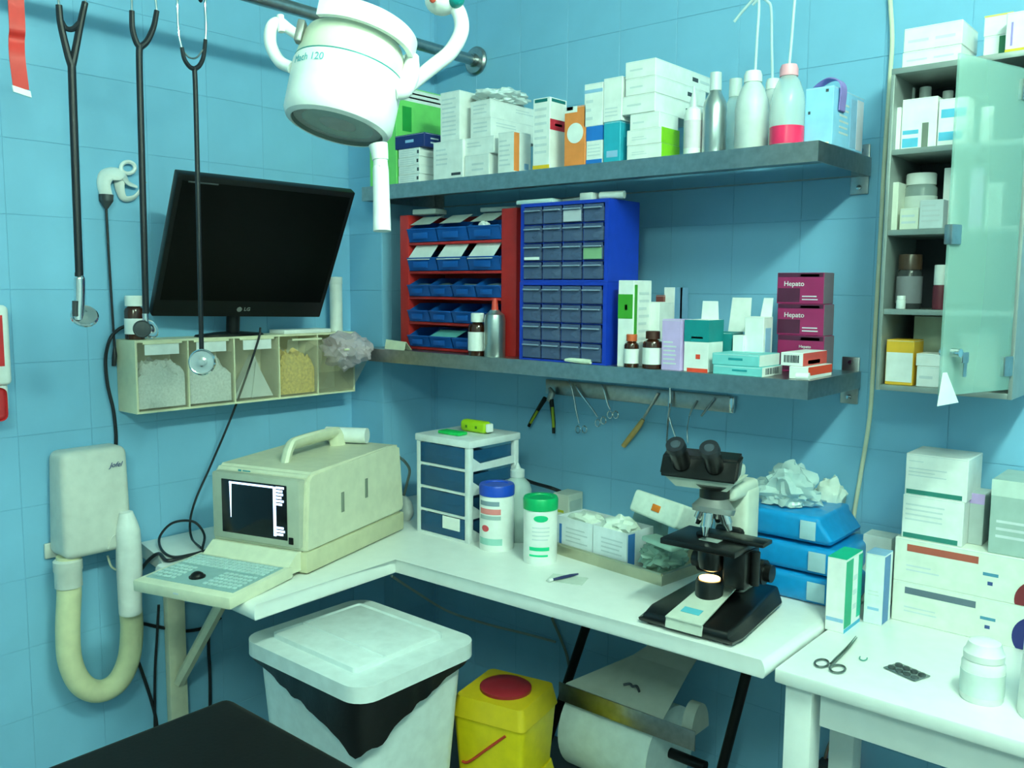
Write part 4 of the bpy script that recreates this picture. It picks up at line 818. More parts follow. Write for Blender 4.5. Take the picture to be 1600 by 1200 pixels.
# ---------------------------------------------------------------- drawer tower
DX0, DX1, DYF, DYB, DH = .520, .738, -.425, -.205, .302
t = thing('drawer_tower', 'white plastic tower of four translucent blue drawers', 'drawers', (DX0, DYF, DZ)); dwid = DX1-DX0; ddep = DYB-DYF
FRM = M('tower_white', (222, 228, 230), .35); DBL = clearm('blue_drawer_plastic', (34, 88, 130), .74, .2)
MB().box(-.004, dwid+.004, -.004, ddep+.004, DH-.022, DH, .004).part('top_panel', FRM, t)
for x in (0, dwid-.018):
    for y in (0, ddep-.018): MB().box(x, x+.018, y, y+.018, 0, DH-.022, .002).part('corner_post', FRM, t)
rh = (DH-.022)/4
for i in range(4):
    z0 = rh*i
    m = MB(); m.box(.018, dwid-.018, .001, .010, z0, z0+.008); m.box(dwid-.012, dwid-.002, .018, ddep-.018, z0, z0+.008); m.box(.002, .012, .018, ddep-.018, z0, z0+.008); m.part('cross_rail', FRM, t)
    m = MB(); m.quadprism([(dwid-.006, .018, z0+.008), (dwid-.006, ddep-.018, z0+.008), (dwid-.006, ddep-.018, z0+.024), (dwid-.006, .05, z0+.020), (dwid-.006, .018, z0+.04)], (.004, 0, 0)); m.part('side_web', FRM, t)
    m = MB(); m.box(.019, dwid-.019, -.002, .002, z0+.009, z0+rh-.002, .001); m.box(.014, .016, .002, ddep-.02, z0+.009, z0+rh-.012); m.box(dwid-.016, dwid-.014, .002, ddep-.02, z0+.009, z0+rh-.012); m.box(.014, dwid-.014, .002, ddep-.02, z0+.0082, z0+.0098)
    dd = m.part('drawer', DBL, t)
    MB().blob((dwid*.5, ddep*.45, z0+.030), (dwid*.36, ddep*.36, .018), .4, 3, 2, i).part('contents', colm(70, 105, 150), dd)
    if i == 0: MB().box(dwid*.52, dwid*.84, -.0035, -.002, rh*.45, rh*.98).part('label_card', WHITE, dd)
solo(MB().box(0, .085, 0, .04, 0, .010, .003), 'green_sponge', colm(20, 190, 90), 'flat bright green sponge pad on top of the drawer tower', 'sponge', (DX0+.055, DYF+.035, DZ+DH+.0005), .02)
t = thing('lime_packet', 'lime green rolled packet lying behind the sponge pad', 'pack', (DX0+.068, DYF+.115, DZ+DH+.0005))
MB().box(0, .105, 0, .035, 0, .036, .012, 4).part('packet_body', colm(165, 205, 20), t); MB().box(.103, .113, .004, .031, .005, .031, .004).part('packet_end', PLAST, t)
MB().box(.025, .033, -.0006, 0, .013, .021).part('printed_mark', colm(70, 120, 20), t); MB().box(.065, .073, -.0006, 0, .013, .021).part('printed_mark', colm(70, 120, 20), t)
# ---------------------------------------------------------------- tubs and bottle
def tub(label, cx, cy, r, top, cap_h, capm, parts):
    H = at(*top, y=cy).z-DZ; t = thing('wipes_tub', label, 'tub', (cx, cy, DZ))
    MB().lathe([(0, 0), (r*.97, 0), (r, .004), (r, H-cap_h-.004), (r*.96, H-cap_h)]).part('tub_body', PLAST, t); MB().lathe([(r*.9, H-cap_h), (r*1.03, H-cap_h), (r*1.04, H-.006), (r*.98, H), (r*.7, H), (r*.66, H-.003), (0, H-.003)]).part('lid', capm, t)
    for nm, z0, z1, a0, a1, mm in parts:              # curved printed patch between angles (deg, -90 faces front)
        m = MB(); n = 14; rr = r+.0006; vs = []
        for k in range(n+1):
            a = R(a0+(a1-a0)*k/n)
            if nm.endswith('oval'): e = math.sqrt(max(0, 1-(2*k/n-1)**2)); za, zb = (z0+z1)/2-(z1-z0)/2*e, (z0+z1)/2+(z1-z0)/2*e
            else: za, zb = z0, z1
            vs.append([m.bm.verts.new((q_*math.cos(a), q_*math.sin(a), z_)) for q_, z_ in ((rr, H*za), (rr, H*zb), (rr-.0005, H*zb), (rr-.0005, H*za))])
        for a_, b_ in zip(vs, vs[1:]):
            for k in range(4): m.bm.faces.new((a_[k], a_[(k+1) % 4], b_[(k+1) % 4], b_[k]))
        m.part(nm, mm, t)
    return t
GRL = colm(0, 170, 100, .35)
tub('white wipes tub with green lid and green oval label', .985, -.405, .046, (830, 772), .032, GRL, [('printed_oval', .66, .76, -75, -25, colm(0, 190, 130)), ('printed_band', .22, .275, -90, -20, colm(0, 200, 140)), ('printed_band', .13, .16, -90, -25, colm(0, 200, 140)), ('printed_text', .56, .58, -80, -20, GREY), ('printed_text', .50, .52, -80, -20, GREY), ('printed_text', .44, .46, -80, -20, GREY), ('printed_text', .38, .40, -80, -25, GREY)])
tub('white wipes tub with blue lid and red print', .815, -.392, .049, (762, 752), .030, colm(20, 70, 185, .35), [('printed_text', .70, .77, -115, -40, colm(130, 150, 165)), ('printed_text', .57, .655, -115, -35, colm(225, 130, 130)), ('printed_text', .49, .55, -115, -35, colm(160, 180, 180)), ('printed_oval', .30, .40, -105, -75, colm(200, 70, 80)), ('printed_band', .10, .20, -120, -30, colm(150, 200, 190))])
c = at(806, 866, z=DZ); cy = -.290; cx = at(808, 800, y=cy).x; H = at(803, 722, y=cy).z-DZ
t = thing('squirt_bottle', 'translucent squeeze bottle with pointed tip between the two tubs', 'bottle', (cx, cy, DZ))
MB().lathe([(0, 0), (.040, 0), (.042, .004), (.042, H*.66), (.036, H*.74), (.018, H*.82), (.016, H*.84)]).part('bottle_body', clearm('frosted_bottle', (205, 225, 222), .55, .3), t)
MB().lathe([(.018, H*.82), (.021, H*.82), (.021, H*.91), (.010, H*.93), (.003, H), (0, H)]).part('nozzle_cap', SQZ, t)
MB().lathe([(0, .004), (.039, .004), (.039, H*.5), (0, H*.5)]).part('liquid', clearm('pale_liquid', (205, 222, 215), .5), t)
cable('black_cable', 'black cable lying against the wall behind the tubs', [at(815, 748, y=-.03), at(835, 755, y=-.03), at(860, 762, y=-.04), at(876, 768, y=-.02)], .006)
# ---------------------------------------------------------------- tray with boxes and wrapped packs
TR = at(862, 862, z=DZ); tr_rz = R(-6.5); TWd, TDp = .385, .235
t = thing('steel_tray', 'shallow stainless tray holding opened boxes on the worktop', 'tray', (.962, -.325, DZ), tr_rz)
m = MB(); m.box(.004, TWd-.004, .004, TDp-.004, 0, .002)
for a in ((0, TWd, 0, .003), (0, TWd, TDp-.003, TDp), (0, .003, .003, TDp-.003), (TWd-.003, TWd, .003, TDp-.003)): m.box(a[0], a[1], a[2], a[3], 0, .030)
m.part('tray_pan', M('tray_steel', (190, 188, 165), .35, .8), t)
m = MB(); m.tube([(0, 0, .030), (TWd, 0, .030)], .004, 8); m.tube([(0, TDp, .030), (TWd, TDp, .030)], .004, 8); m.tube([(0, 0, .030), (0, TDp, .030)], .004, 8); m.tube([(TWd, 0, .030), (TWd, TDp, .030)], .004, 8); m.part('rolled_rim', M('tray_steel'), t)
def tray_pt(x, y, z): return Matrix.Translation((.962, -.325, DZ)) @ Matrix.Rotation(tr_rz, 4, 'Z') @ Vector((x, y, z))
BSTR = colm(60, 120, 190)
def tray_box(label, x0, x1, y0, dp, h, decals):
    p = tray_pt(x0, y0, .0022); t = thing('open_box', label, 'box', p, tr_rz); W = x1-x0; th = .0015
    m = MB(); m.box(0, W, 0, th, 0, h); m.box(0, W, dp-th, dp, 0, h); m.box(0, th, th, dp-th, 0, h); m.box(W-th, W, th, dp-th, 0, h); m.box(th, W-th, th, dp-th, 0, th); m.part('carton_body', colm(225, 232, 238), t)
    for dc in decals: m = MB(); _face(m, *dc[:5], (W, dp, h)); m.part('printed_band', dc[5], t)
    rows(t, 'F', .25, .9, .35, .8, 4, (W, dp, h), colm(195, 205, 212)); return t
tray_box('opened white glove box with blue stripe beside the green-lid tub', .012, .142, .010, .11, .105, [('F', .06, .13, .2, .8, BSTR), ('L', .2, .8, .2, .8, BSTR)])
tray_box('opened white glove box with blue-striped end in the tray', .146, .262, .010, .11, .105, [('R', .05, .3, .15, .95, BSTR)])
PK = M('wrapped_pack_film', (205, 222, 212), .3, bump=.3, scale=80); PKW = M('white_packet_paper', (225, 235, 225), .5, bump=.2, scale=60)
for i, (x, y, z, sx, sy, sz, lab) in enumerate(((.075, .065, .095, .052, .045, .025, 'crumpled white gauze packet poking out of one glove box'), (.195, .065, .100, .050, .045, .028, 'crumpled pale packet poking out of the striped-end box'))):
    p = tray_pt(x, y, z); solo(MB().blob((0, 0, 0), (sx, sy, sz), .45, 3, 3, i+20), 'gauze_packet', PKW, lab, 'packet', p)
t = thing('wrapped_pack', 'white wrapped sterile pack with orange sticker in the tray', 'packet', tray_pt(.292, .135, .150), R(-12))
m = MB(); m.box(-.085, .085, -.05, .05, -.03, .03, .008, 3); 
for v in m.bm.verts: v.co += Vector((0, 0, .012*noise.noise(v.co*30)))+Vector((0, -.0, .12*v.co.x*abs(v.co.x)*3))
o = m.part('pack_wrap', PKW, t); o.rotation_euler = (R(-20), R(6), 0)
o = MB().box(-.008, .020, -.0528, -.0515, -.008, .010, .001).part('sticker', colm(225, 120, 30), t); o.rotation_euler = (R(-20), R(6), 0)
p = tray_pt(.325, .088, .045); solo(MB().blob((0, 0, 0), (.055, .065, .042), .4, 3.2, 4, 31, flat=.041), 'clear_bag', clearm('greenish_film', (160, 195, 180), .72, .25), 'crumpled clear green-tinted bag in the tray by the microscope', 'bag', p)
m = MB(); m.box(0, .12, 0, .05, 0, .014, .006, 3); solo(m, 'sterile_pouch', M('pouch_green', (170, 205, 190), .4, bump=.2), 'pale green sterile pouch sticking out of the tray past the microscope', 'pouch', tray_pt(.30, .02, .095), R(-20))
t, _ = cpx('instrument_box', 'off-white carton with yellow band standing at the wall behind the tray', 864, 888, 772, -.085, .075, DZ, colm(205, 212, 200), decals=[('F', .1, .7, .42, .5, colm(170, 175, 40)), ('R', .1, .9, .3, .8, colm(175, 190, 185))])
p = tray_pt(.19, .20, .075); solo(MB().blob((0, 0, 0), (.055, .03, .085), .35, 2.5, 3, 44, flat=.0725), 'cotton_bag', clearm('pale_film', (190, 220, 212), .75, .3), 'soft pale plastic bag standing behind the glove boxes', 'bag', p)
# note paper and pen
a = at(868, 912, z=DZ); solo(MB().box(-.045, .05, -.03, .03, 0, .0012), 'note_paper', colm(205, 215, 205), 'small sheet of pale note paper in front of the tubs', 'paper', (1.135, -.485, DZ+.0004), R(20))
m = MB(); m.tube([(-.038, 0, 0), (-.01, 0, 0), (.02, 0, 0), (.045, 0, 0)], [.003, .0042, .0042, .002], 10); t = thing('ballpoint_pen', 'dark blue pen lying on the note paper', 'pen', (1.130, -.487, DZ+.0062), R(75)); m.part('barrel', colm(35, 45, 90), t); MB().cyl((-.038, 0, 0), (-.05, 0, 0), .0044).part('pen_cap', PLAST, t)
# ---------------------------------------------------------------- microscope
t = thing('microscope', 'black and cream binocular microscope with glowing lamp on the worktop', 'microscope', (1.541, -.47, DZ), R(2))
MW = M('microscope_cream', (205, 210, 198), .35); MK = M('microscope_black', (15, 16, 17), .3)
m = MB(); poly = [(-.112, -.142), (.112, -.142), (.118, -.10), (.098, .155), (-.098, .155), (-.118, -.10)]; m.prism(poly, .004, .052, .010, 3)
for v in m.bm.verts:
    if v.co.z > .03: v.co.z -= max(0, (-v.co.y-.0))*.16; v.co.x *= .9
m.part('base', MK, t)
for x, y in ((-.09, -.12), (.09, -.12), (-.08, .13), (.08, .13)): MB().lathe([(.010, 0), (.010, .006), (0, .006)], (x, y, 0)).part('foot', RUBBER, t)
m = MB(); m.quadprism([(-.043, -.146, .010), (.043, -.146, .010), (.043, -.143, .032), (-.043, -.143, .032)], (0, .004, 0)); m.quadprism([(-.043, -.146, .032), (.043, -.146, .032), (.036, .05, .066), (-.036, .05, .066)], (0, 0, .003)); m.part('base_cover', MW, t)
m = MB(); m.quadprism([(-.024, -.114, .0409), (.020, -.114, .0409), (.020, -.092, .0449), (-.024, -.092, .0449)], (0, 0, .0008)); o = m.part('maker_label', colm(90, 180, 200), t); o.rotation_euler = (R(0), 0, 0)
MB().lathe([(.031, .045), (.031, .085), (.028, .092), (.022, .092), (0, .092)], (-.005, -.015, 0)).part('lamp_collar', MK, t)
MB().lathe([(.0235, .0925), (.0235, .095), (0, .0965)], (-.005, -.015, 0)).part('lamp_lens', M('warm_lamp', (255, 220, 150), .4, emit=(255, 205, 120), es=9), t)
MB().box(-.035, .045, .06, .135, .045, .29, .012, 3).part('arm', MW, t)
MB().box(-.03, .04, .05, .13, .05, .20, .01).part('arm_lower', MK, t)
MB().box(-.032, .042, .0, .135, .27, .305, .012, 3).part('arm_top', MW, t)
# stage, condenser, knobs
MB().box(-.095, .085, -.085, .055, .172, .186, .003).part('stage', MK, t); MB().box(-.04, .12, -.02, .03, .186, .196, .003).part('slide_holder', MK, t)
MB().box(-.02, .025, -.045, -.012, .1862, .1872).part('glass_slide', clearm('slide_glass', (200, 215, 210), .5), t)
MB().lathe([(.012, .112), (.026, .118), (.030, .135), (.030, .155), (.022, .172), (0, .172)], (-.002, -.015, 0)).part('condenser', MK, t)
MB().box(.03, .085, -.03, .05, .085, .172, .008).part('stage_bracket', MK, t)
for z, r, l in ((.105, .028, .090), (.105, .020, .106)): MB().cyl((.045, .07, z), (l, .07, z), r, seg=24).part('focus_knob', MK, t); MB().cyl((-.04, .07, z), (-.03-(l-.05), .07, z), r, seg=24).part('focus_knob', MK, t)
MB().cyl((.095, .0, .17), (.095, .0, .095), .010, seg=16).part('stage_knob', MK, t)
# nosepiece and objectives
ax = Vector((0, .28, 1)).normalized()
MB().lathe([(.046, .0), (.048, .012), (.036, .026), (.03, .036), (0, .036)], seg=28, mat=Matrix.Translation((-.004, -.010, .243)) @ Matrix.Rotation(R(-12), 4, 'X')).part('nosepiece', GREYM, t)
for k, (ax_, ay_, ln) in enumerate(((0, -.022, .050), (.026, .002, .040), (-.026, .002, .036), (0, .022, .03))):
    p0 = Vector((-.004+ax_, -.012+ay_, .246)); dd = Vector((ax_*.75, ay_*.55, -.05)).normalized()
    m = MB(); m.cyl(p0, p0+dd*ln*.6, .0125, .012, 18); m.cyl(p0+dd*ln*.6, p0+dd*ln, .0095, .006, 18); m.part('objective', CHROME, t)
# head and binocular tubes
hd = Matrix.Translation((-.032, -.004, .302)) @ Matrix.Rotation(R(8), 4, 'Z')
MB().lathe([(.034, 0), (.034, .02), (.045, .03), (0, .03)], seg=24, mat=Matrix.Translation((-.004, -.004, .278))).part('head_collar', MK, t)
m = MB(); m.quadprism([(-.085, -.035, .022), (.085, -.035, .022), (.062, -.03, -.004), (-.055, -.03, -.004)], (0, .09, 0)); m.box(-.07, .08, -.04, .055, .020, .048, .008)
for v in m.bm.verts: v.co = hd @ v.co
m.part('binocular_head', MW, t)
m = MB(); m.quadprism([(-.088, -.052, .018), (.088, -.052, .018), (.088, -.030, .066), (-.088, -.030, .066)], (0, .038, .014))
for v in m.bm.verts: v.co = hd @ v.co
bmesh.ops.bevel(m.bm, geom=m.bm.edges[:], offset=.005, segments=2, affect='EDGES'); m.part('prism_housing', MK, t)
for x in (-.040, .036):
    a = hd @ Vector((x, -.035, .050)); b = hd @ Vector((x, -.072, .090)); e = (b-a).normalized()
    m = MB(); m.cyl(a, b, .021, .019, 22); m.part('eyepiece_tube', MK, t); MB().cyl(b, b+e*.014, .0225, .021, 22).part('eyecup', RUBBER, t)
    MB().cyl(b+e*.0135, b+e*.0152, .012, .010, 18).part('ocular_lens', M('ocular_glass', (60, 70, 80), .05), t)
# ---------------------------------------------------------------- blue wrapped packs with bag on top
BPK = M('blue_pack_film', (20, 140, 205), .28, bump=.25, scale=45)
xb0, xb1 = 1.50, at(1320, 900, y=-.245).x; yb = -.245; zt0 = DZ
for i, (h, lab) in enumerate(((.070, 'bright blue wrapped pack at the bottom of its pile'), (.072, 'bright blue wrapped pack in the middle of its pile'), (.070, 'bright blue wrapped pack on top of its pile under clear bag'))):
    sh = (.0, .004, -.006)[i]; W = xb1-xb0-(.0, .008, .03)[i]
    t = thing('blue_wrapped_pack', lab, 'pack', (xb0+sh, yb+.004*i, zt0), 0, 'pile of blue wrapped packs')
    m = MB(); m.box(0, W, 0, .20, .0005, h-.001, .014, 4)
    for v in m.bm.verts:
        if v.co.z > h*.5: v.co.z -= .004*(1+noise.noise(v.co*22+Vector((i, 0, 0))))
        v.co.y += .003*noise.noise(v.co*35+Vector((i*3, 0, 0)))
        if i == 2 and v.co.z > h*.4: v.co.x -= .03*max(0, (v.co.x-W*.6)/(W*.4))
    m.part('pack_wrap', BPK, t); MB().box(W*.66, W*.83, -.006, -.004, h*.16, h*.80, .0006).part('label_sticker', colm(170, 205, 220), t); zt0 += h
cx = at(1228, 800, y=-.16).x
m = MB(); m.blob((0, 0, 0), (.075, .06, .05), .5, 2.2, 4, 51, flat=.030)
for v in m.bm.verts:
    if v.co.z > .01: k = max(0, 1-abs(v.co.x-.01)/.05); v.co.z += .022*k
solo(m, 'clear_bag', clearm('clear_film', (205, 228, 228), .72, .2), 'crumpled clear plastic bag lying on the blue wrapped packs', 'bag', (cx+.0, -.15, zt0+.030))
m = MB(); m.box(0, .06, 0, .04, 0, .03, .006, 3); solo(m, 'white_packet', PKW, 'small white packet on the blue packs beside the microscope arm', 'packet', (at(1188, 808, y=-.15).x, -.16, zt0+.0005), .1)
m = MB(); m.blob((0, 0, 0), (.035, .03, .055), .4, 2.5, 3, 61, flat=.03); solo(m, 'tissue_wad', PKW, 'white tissue wad slumped beside the blue packs at the wall', 'tissue', (at(1300, 835, y=-.05).x-.01, -.04, zt0+.005-.004))
# ---------------------------------------------------------------- right table items
cpx('tube_carton', 'slim white carton with green side standing at the table joint', 1292, 1322, 872, -.335, .10, TZ, WHITE, decals=[('R', 0, .42, .06, .97, colm(0, 165, 125)), ('R', .75, 1, .1, .97, colm(20, 170, 140)), ('T', 0, 1, 0, 1, colm(0, 175, 135)), ('F', .05, .95, .14, .19, LBLUE), ('R', 0, 1, 0, .05, colm(60, 170, 210))], lines=[('R', .48, .7, .2, .8, 3)])
cpx('tube_carton', 'slim white carton with blue side standing next to the green one', 1352, 1382, 866, -.232, .055, TZ, colm(225, 235, 238), decals=[('R', 0, .7, .02, .98, colm(80, 130, 185)), ('T', 0, 1, 0, 1, LBLUE), ('F', .2, .8, .2, .24, LBLUE)], lines=[('F', .2, .8, .4, .5, 2)])
cpx('white_medicine_box', 'white carton with open top standing behind the slim cartons', 1347, 1392, 838, -.10, .06, TZ, colm(225, 228, 222))
bx0 = at(1393, 950, y=-.17).x
ang = 0
zb1 = at(1396, 905, y=-.17).z; zb2 = at(1398, 838, y=-.17).z
def big(label, z0, z1, band, circ, v):
    t = carton('glove_carton', label, bx0, bx0+.335, -.17, .155, z0, z1, colm(228, 232, 222), decals=[('F', .08, .52, .72, .88, band), ('disc', 'F', .88, .12 if v else .3, .048, circ), ('F', .55, .64, .50, .57, colm(80, 140, 170)), ('F', .58, .61, .30, .38, colm(60, 80, 140))], lines=[('F', .08, .3, .25, .45, 2)])
    return t
big('large white carton with dark bar and blue disc on the table', TZ, zb1, colm(95, 110, 125), colm(35, 40, 110), 0)
big('large white carton with red bar and maroon disc on the other', zb1+.0004, zb2, colm(175, 85, 70), colm(120, 35, 45), 1)
x0 = at(1410, 800, y=-.165).x; x1 = at(1506, 800, y=-.165).x; zc1 = at(1455, 778, y=-.165).z; zc2 = at(1455, 712, y=-.165).z
carton('striped_carton', 'white carton with teal stripe resting on the large cartons', x0, x1, -.165, .12, zb2+.0004, zc1, WHITE, decals=[('F', .03, .93, .02, .13, colm(45, 125, 115))], lines=[('F', .05, .7, .4, .85, 4)])
t = carton('striped_carton', 'open-topped white carton with teal stripe on its twin', x0+.002, x1+.004, -.165, .12, zc1+.0004, zc2, WHITE, decals=[('F', .03, .93, .03, .14, colm(45, 125, 115))], lines=[('F', .05, .3, .80, .86, 1), ('F', .05, .7, .45, .7, 3)])
x0 = at(1514, 830, y=-.11).x; carton('grey_carton', 'grey packet with lilac top wedged between the cartons', x0, x0+.03, -.12, .07, zb2+.0004, zb2+.115, colm(175, 185, 185), decals=[('F', 0, 1, .8, 1, colm(190, 160, 215))])
x0 = at(1545, 830, y=-.165).x; t = carton('grey_carton', 'grey-green carton with white lid at the end of the table', x0, x0+.13, -.165, .14, zb2+.0004, at(1580, 752, y=-.165).z, colm(165, 185, 180), decals=[('F', 0, 1, .78, 1, colm(200, 215, 208))], lines=[('F', .1, .8, .2, .5, 3)])
# small things on the right table
c = at(1527, 1066, y=-.50); r_ = .037
t = thing('pill_bottle', 'white plastic pill bottle with ribbed cap on the table', 'bottle', (2.095, -.475, TZ)); H = at(1530, 998, y=-.475).z-TZ
MB().lathe([(0, 0), (r_*.94, 0), (r_, .004), (r_, H*.62), (r_*.9, H*.68), (r_*.7, H*.70)]).part('bottle_body', PLAST, t); MB().lathe([(r_*.6, H*.69), (r_*.93, H*.69), (r_*.95, H*.80), (r_*.86, H*.84), (r_*.74, H*.97), (r_*.55, H), (0, H)]).part('cap', PLAST, t); MB().lathe([(r_+.0004, H*.12), (r_+.0009, H*.12), (r_+.0009, H*.5), (r_+.0004, H*.5)]).part('label_wrap', colm(215, 228, 224), t)
t = thing('white_canister', 'tall white canister standing past the pill bottle', 'canister', (2.206, -.475, TZ))
MB().lathe([(0, 0), (.05, 0), (.052, .004), (.048, .12), (.046, .21), (.04, .215), (0, .215)]).part('canister_body', PLAST, t); MB().lathe([(.035, .214), (.042, .214), (.042, .24), (0, .242)]).part('cap', PLAST, t)
# scissors
SCI = M('dull_steel', (120, 128, 125), .3, .9)
t = thing('surgical_scissors', 'steel surgical scissors lying closed on the white table', 'scissors', (1.825, -.46, TZ+.004))
def g(a, b, z=TZ+.004): return at(a, b, z=z)-t.location
tl2 = lambda m, n: m.part(n, SCI, t)
tl2(MB().tube([g(1339, 996), g(1326, 1012), g(1308, 1030), g(1296, 1042)], [.0012, .004, .005, .0035], 8, flat=.5), 'blade'); tl2(MB().tube([g(1337, 994), g(1322, 1012), g(1306, 1028), g(1298, 1036)], [.0012, .003, .004, .003], 8, flat=.5), 'blade')
for cx_, cy_, rx_, ry_ in ((1284, 1036, 11, 6), (1309, 1045, 12, 6)): tl2(MB().tube([g(cx_+rx_*math.cos(k*math.pi/6), cy_+ry_*math.sin(k*math.pi/6)) for k in range(13)], .0022, 8, 3), 'finger_loop')
m = MB(); m.tube([at(1346+6*math.cos(a)+3, 1028+4*math.sin(a), z=TZ+.002) for a in [math.pi*.0+k*math.pi/6 for k in range(8)]], .0014, 6, 3); solo(m, 'suture_needle', colm(90, 150, 140), 'tiny curved greenish clip beside the scissors', 'clip')
t = thing('blister_strip', 'crumpled foil blister strip lying on the white table', 'blister pack', (1.955, -.452, TZ+.0005), R(-20))
m = MB(); m.box(-.036, .036, -.024, .024, .001, .003, .0008); m.part('foil_sheet', M('foil', (130, 140, 142), .25, .8, bump=.8, scale=90), t)
for i in range(4):
    for j in range(2): MB().lathe([(.0075, .003), (.007, .006), (.004, .0075), (0, .008)], (-.026+.0175*i, -.011+.022*j, 0), 14).part('pill_pocket', M('foil_dark', (95, 104, 106), .25, .6), t)
# ---------------------------------------------------------------- surgical lamp
LD = 1.52
def lp(px, py, dep=LD): return CAM+(fw+rt*((px-800)/FPX)-up*((py-600)/FPX))*dep
c0 = lp(527, 198); vr = (c0-CAM).normalized()
ex = (rt*.978+(-up)*.21).normalized(); azu = up*.978+rt*.21; azu = (azu-vr*azu.dot(vr)).normalized()
az = (azu*.95+vr*.31).normalized(); ex = (ex-az*ex.dot(az)).normalized(); ey = az.cross(ex)
LM = Matrix(((ex.x, ey.x, az.x, c0.x), (ex.y, ey.y, az.y, c0.y), (ex.z, ey.z, az.z, c0.z), (0, 0, 0, 1)))
t = thing('surgical_lamp', 'white round surgical lamp head on a curved arm with handle', 'lamp', c0)
def ll(m, name, mat, parent=None, world=False):
    if not world:
        for v in m.bm.verts: v.co = LM @ v.co
    for v in m.bm.verts: v.co -= c0
    return m.part(name, mat, parent or t)
RR = .0945
ll(MB().lathe([(RR*.80, .004), (RR*.84, -.004), (RR*.93, .000), (RR*.985, .010), (RR*.99, .022), (RR, .092), (RR*.985, .096), (RR*.96, .096)], seg=48), 'lamp_shell', LAMPW)
ll(MB().lathe([(RR*.97, .0955), (RR*.985, .0955), (RR*.985, .0985), (RR*.97, .0985)], seg=48), 'seam_ring', colm(40, 130, 130))
ll(MB().lathe([(RR*.96, .098), (RR*.97, .103), (RR*.93, .138), (RR*.86, .152), (RR*.5, .158), (0, .158)], seg=48), 'lamp_crown', M('lamp_cream', (225, 228, 205), .35))
ll(MB().lathe([(0, .006), (RR*.5, .003), (RR*.8, .005)], seg=48), 'lens', M('lamp_lens', (150, 170, 165), .25))
ll(MB().lathe([(RR*.80, .004), (RR*.82, -.003), (RR*.82, .006)], seg=48), 'lens_gasket', M('gasket_grey', (110, 120, 112), .5))
# yoke band around the crown
m = MB(); n = 40; rows_ = []
for k in range(n+1):
    a = R(-118+ (62+118)*k/n)                          # from the left front round to the right
    ca, sa = math.cos(a), math.sin(a); rr_ = []
    for r_, z_ in ((RR*1.00, .142), (RR*1.10, .142), (RR*1.10, .174), (RR*1.00, .174)): rr_.append(m.bm.verts.new((r_*ca, r_*sa, z_-.004*math.sin(a))))
    rows_.append(rr_)
for a_, b_ in zip(rows_, rows_[1:]):
    for k in range(4): m.bm.faces.new((a_[k], a_[(k+1) % 4], b_[(k+1) % 4], b_[k]))
m.bm.faces.new(rows_[0][::-1]); m.bm.faces.new(rows_[-1]); bmesh.ops.bevel(m.bm, geom=[e for e in m.bm.edges if e.calc_face_angle(0) > .8], offset=.004, segments=2, affect='EDGES')
ll(m, 'yoke_band', LAMPW)
ll(MB().box(-RR*.93, -RR*.79, -RR*.60, -RR*.40, .112, .150, .003), 'pivot_block', GREYM)
ll(MB().tube([(RR*.92, -.02, .070), (RR*1.06, -.012, .082), (RR*1.10, .0, .115), (RR*1.05, .01, .150)], [.012, .016, .016, .012], 12), 'pivot_knob', LAMPW)
# side grip on the left
ll(MB().tube([lp(456, 106, LD-.02), lp(437, 96, LD-.01), lp(423, 70, LD), lp(424, 44, LD), lp(436, 36, LD+.005), lp(452, 46, LD+.01), lp(474, 62, LD+.01)], [.010, .0105, .0105, .0105, .0105, .009, .008], 12), 'side_grip', LAMPW, world=True)
ll(MB().tube([lp(438, 24, LD), lp(439, 36, LD), lp(440, 50, LD)], .006, 10), 'grip_tip', LAMPW, world=True)
# sterile handle below
ll(MB().tube([lp(591, 226, LD-.03), lp(593, 238, LD-.03), lp(594, 250, LD-.03)], [.016, .0145, .0135], 16), 'handle_socket', LAMPW, world=True)
ll(MB().tube([lp(594, 246, LD-.03), lp(595, 262, LD-.03), lp(595, 268, LD-.03), lp(596, 310, LD-.03), lp(597, 361, LD-.03)], [.0115, .0125, .0135, .0140, .0150], 18), 'sterile_handle', LAMPW, world=True)
# arm
ll(MB().tube([lp(640, 134, LD+.03), lp(654, 122, LD+.04), lp(676, 104, LD+.05), lp(703, 82, LD+.06), lp(720, 52, LD+.06), lp(719, 25, LD+.06), lp(705, 0, LD+.06)], [.012, .0125, .013, .0135, .0135, .013, .013], 14), 'curved_arm', LAMPW, world=True)
ll(MB().blob(lp(690, 2, LD+.06), (.030, .030, .024), 0, 1, 3), 'arm_joint', LAMPW, world=True)
ll(MB().blob(lp(712, -2, LD+.045), (.016, .016, .016), 0, 1, 3), 'joint_knob', colm(15, 130, 130, .2), world=True)
ll(MB().blob(lp(676, -1, LD+.028), (.006, .006, .006), 0, 1, 2), 'red_dot', colm(215, 80, 60), world=True)
top = lp(690, -20, LD+.06)
ll(MB().tube([lp(690, 0, LD+.06), top+Vector((0, 0, .1)), top+Vector((.02, .03, .3)), Vector((top.x+.05, top.y+.05, RZ-.02))], .016, 14), 'ceiling_arm', LAMPW, world=True)
ll(MB().lathe([(.05, 0), (.07, .03), (.07, .038), (0, .038)], (top.x+.05, top.y+.05, RZ-.04)), 'ceiling_mount', LAMPW, world=True)
# wrapped lettering
o = text(t, 'Mach 120', .0175, colm(95, 175, 185), (0, 0, 0), (1, 0, 0), (0, 1, 0), ext=.0002)
for v in o.data.vertices:
    a = R(-90-34)+v.co.x/RR; r_ = RR*1.006+v.co.z
    v.co = LM @ Vector((r_*math.cos(a), r_*math.sin(a), .079+v.co.y))-c0
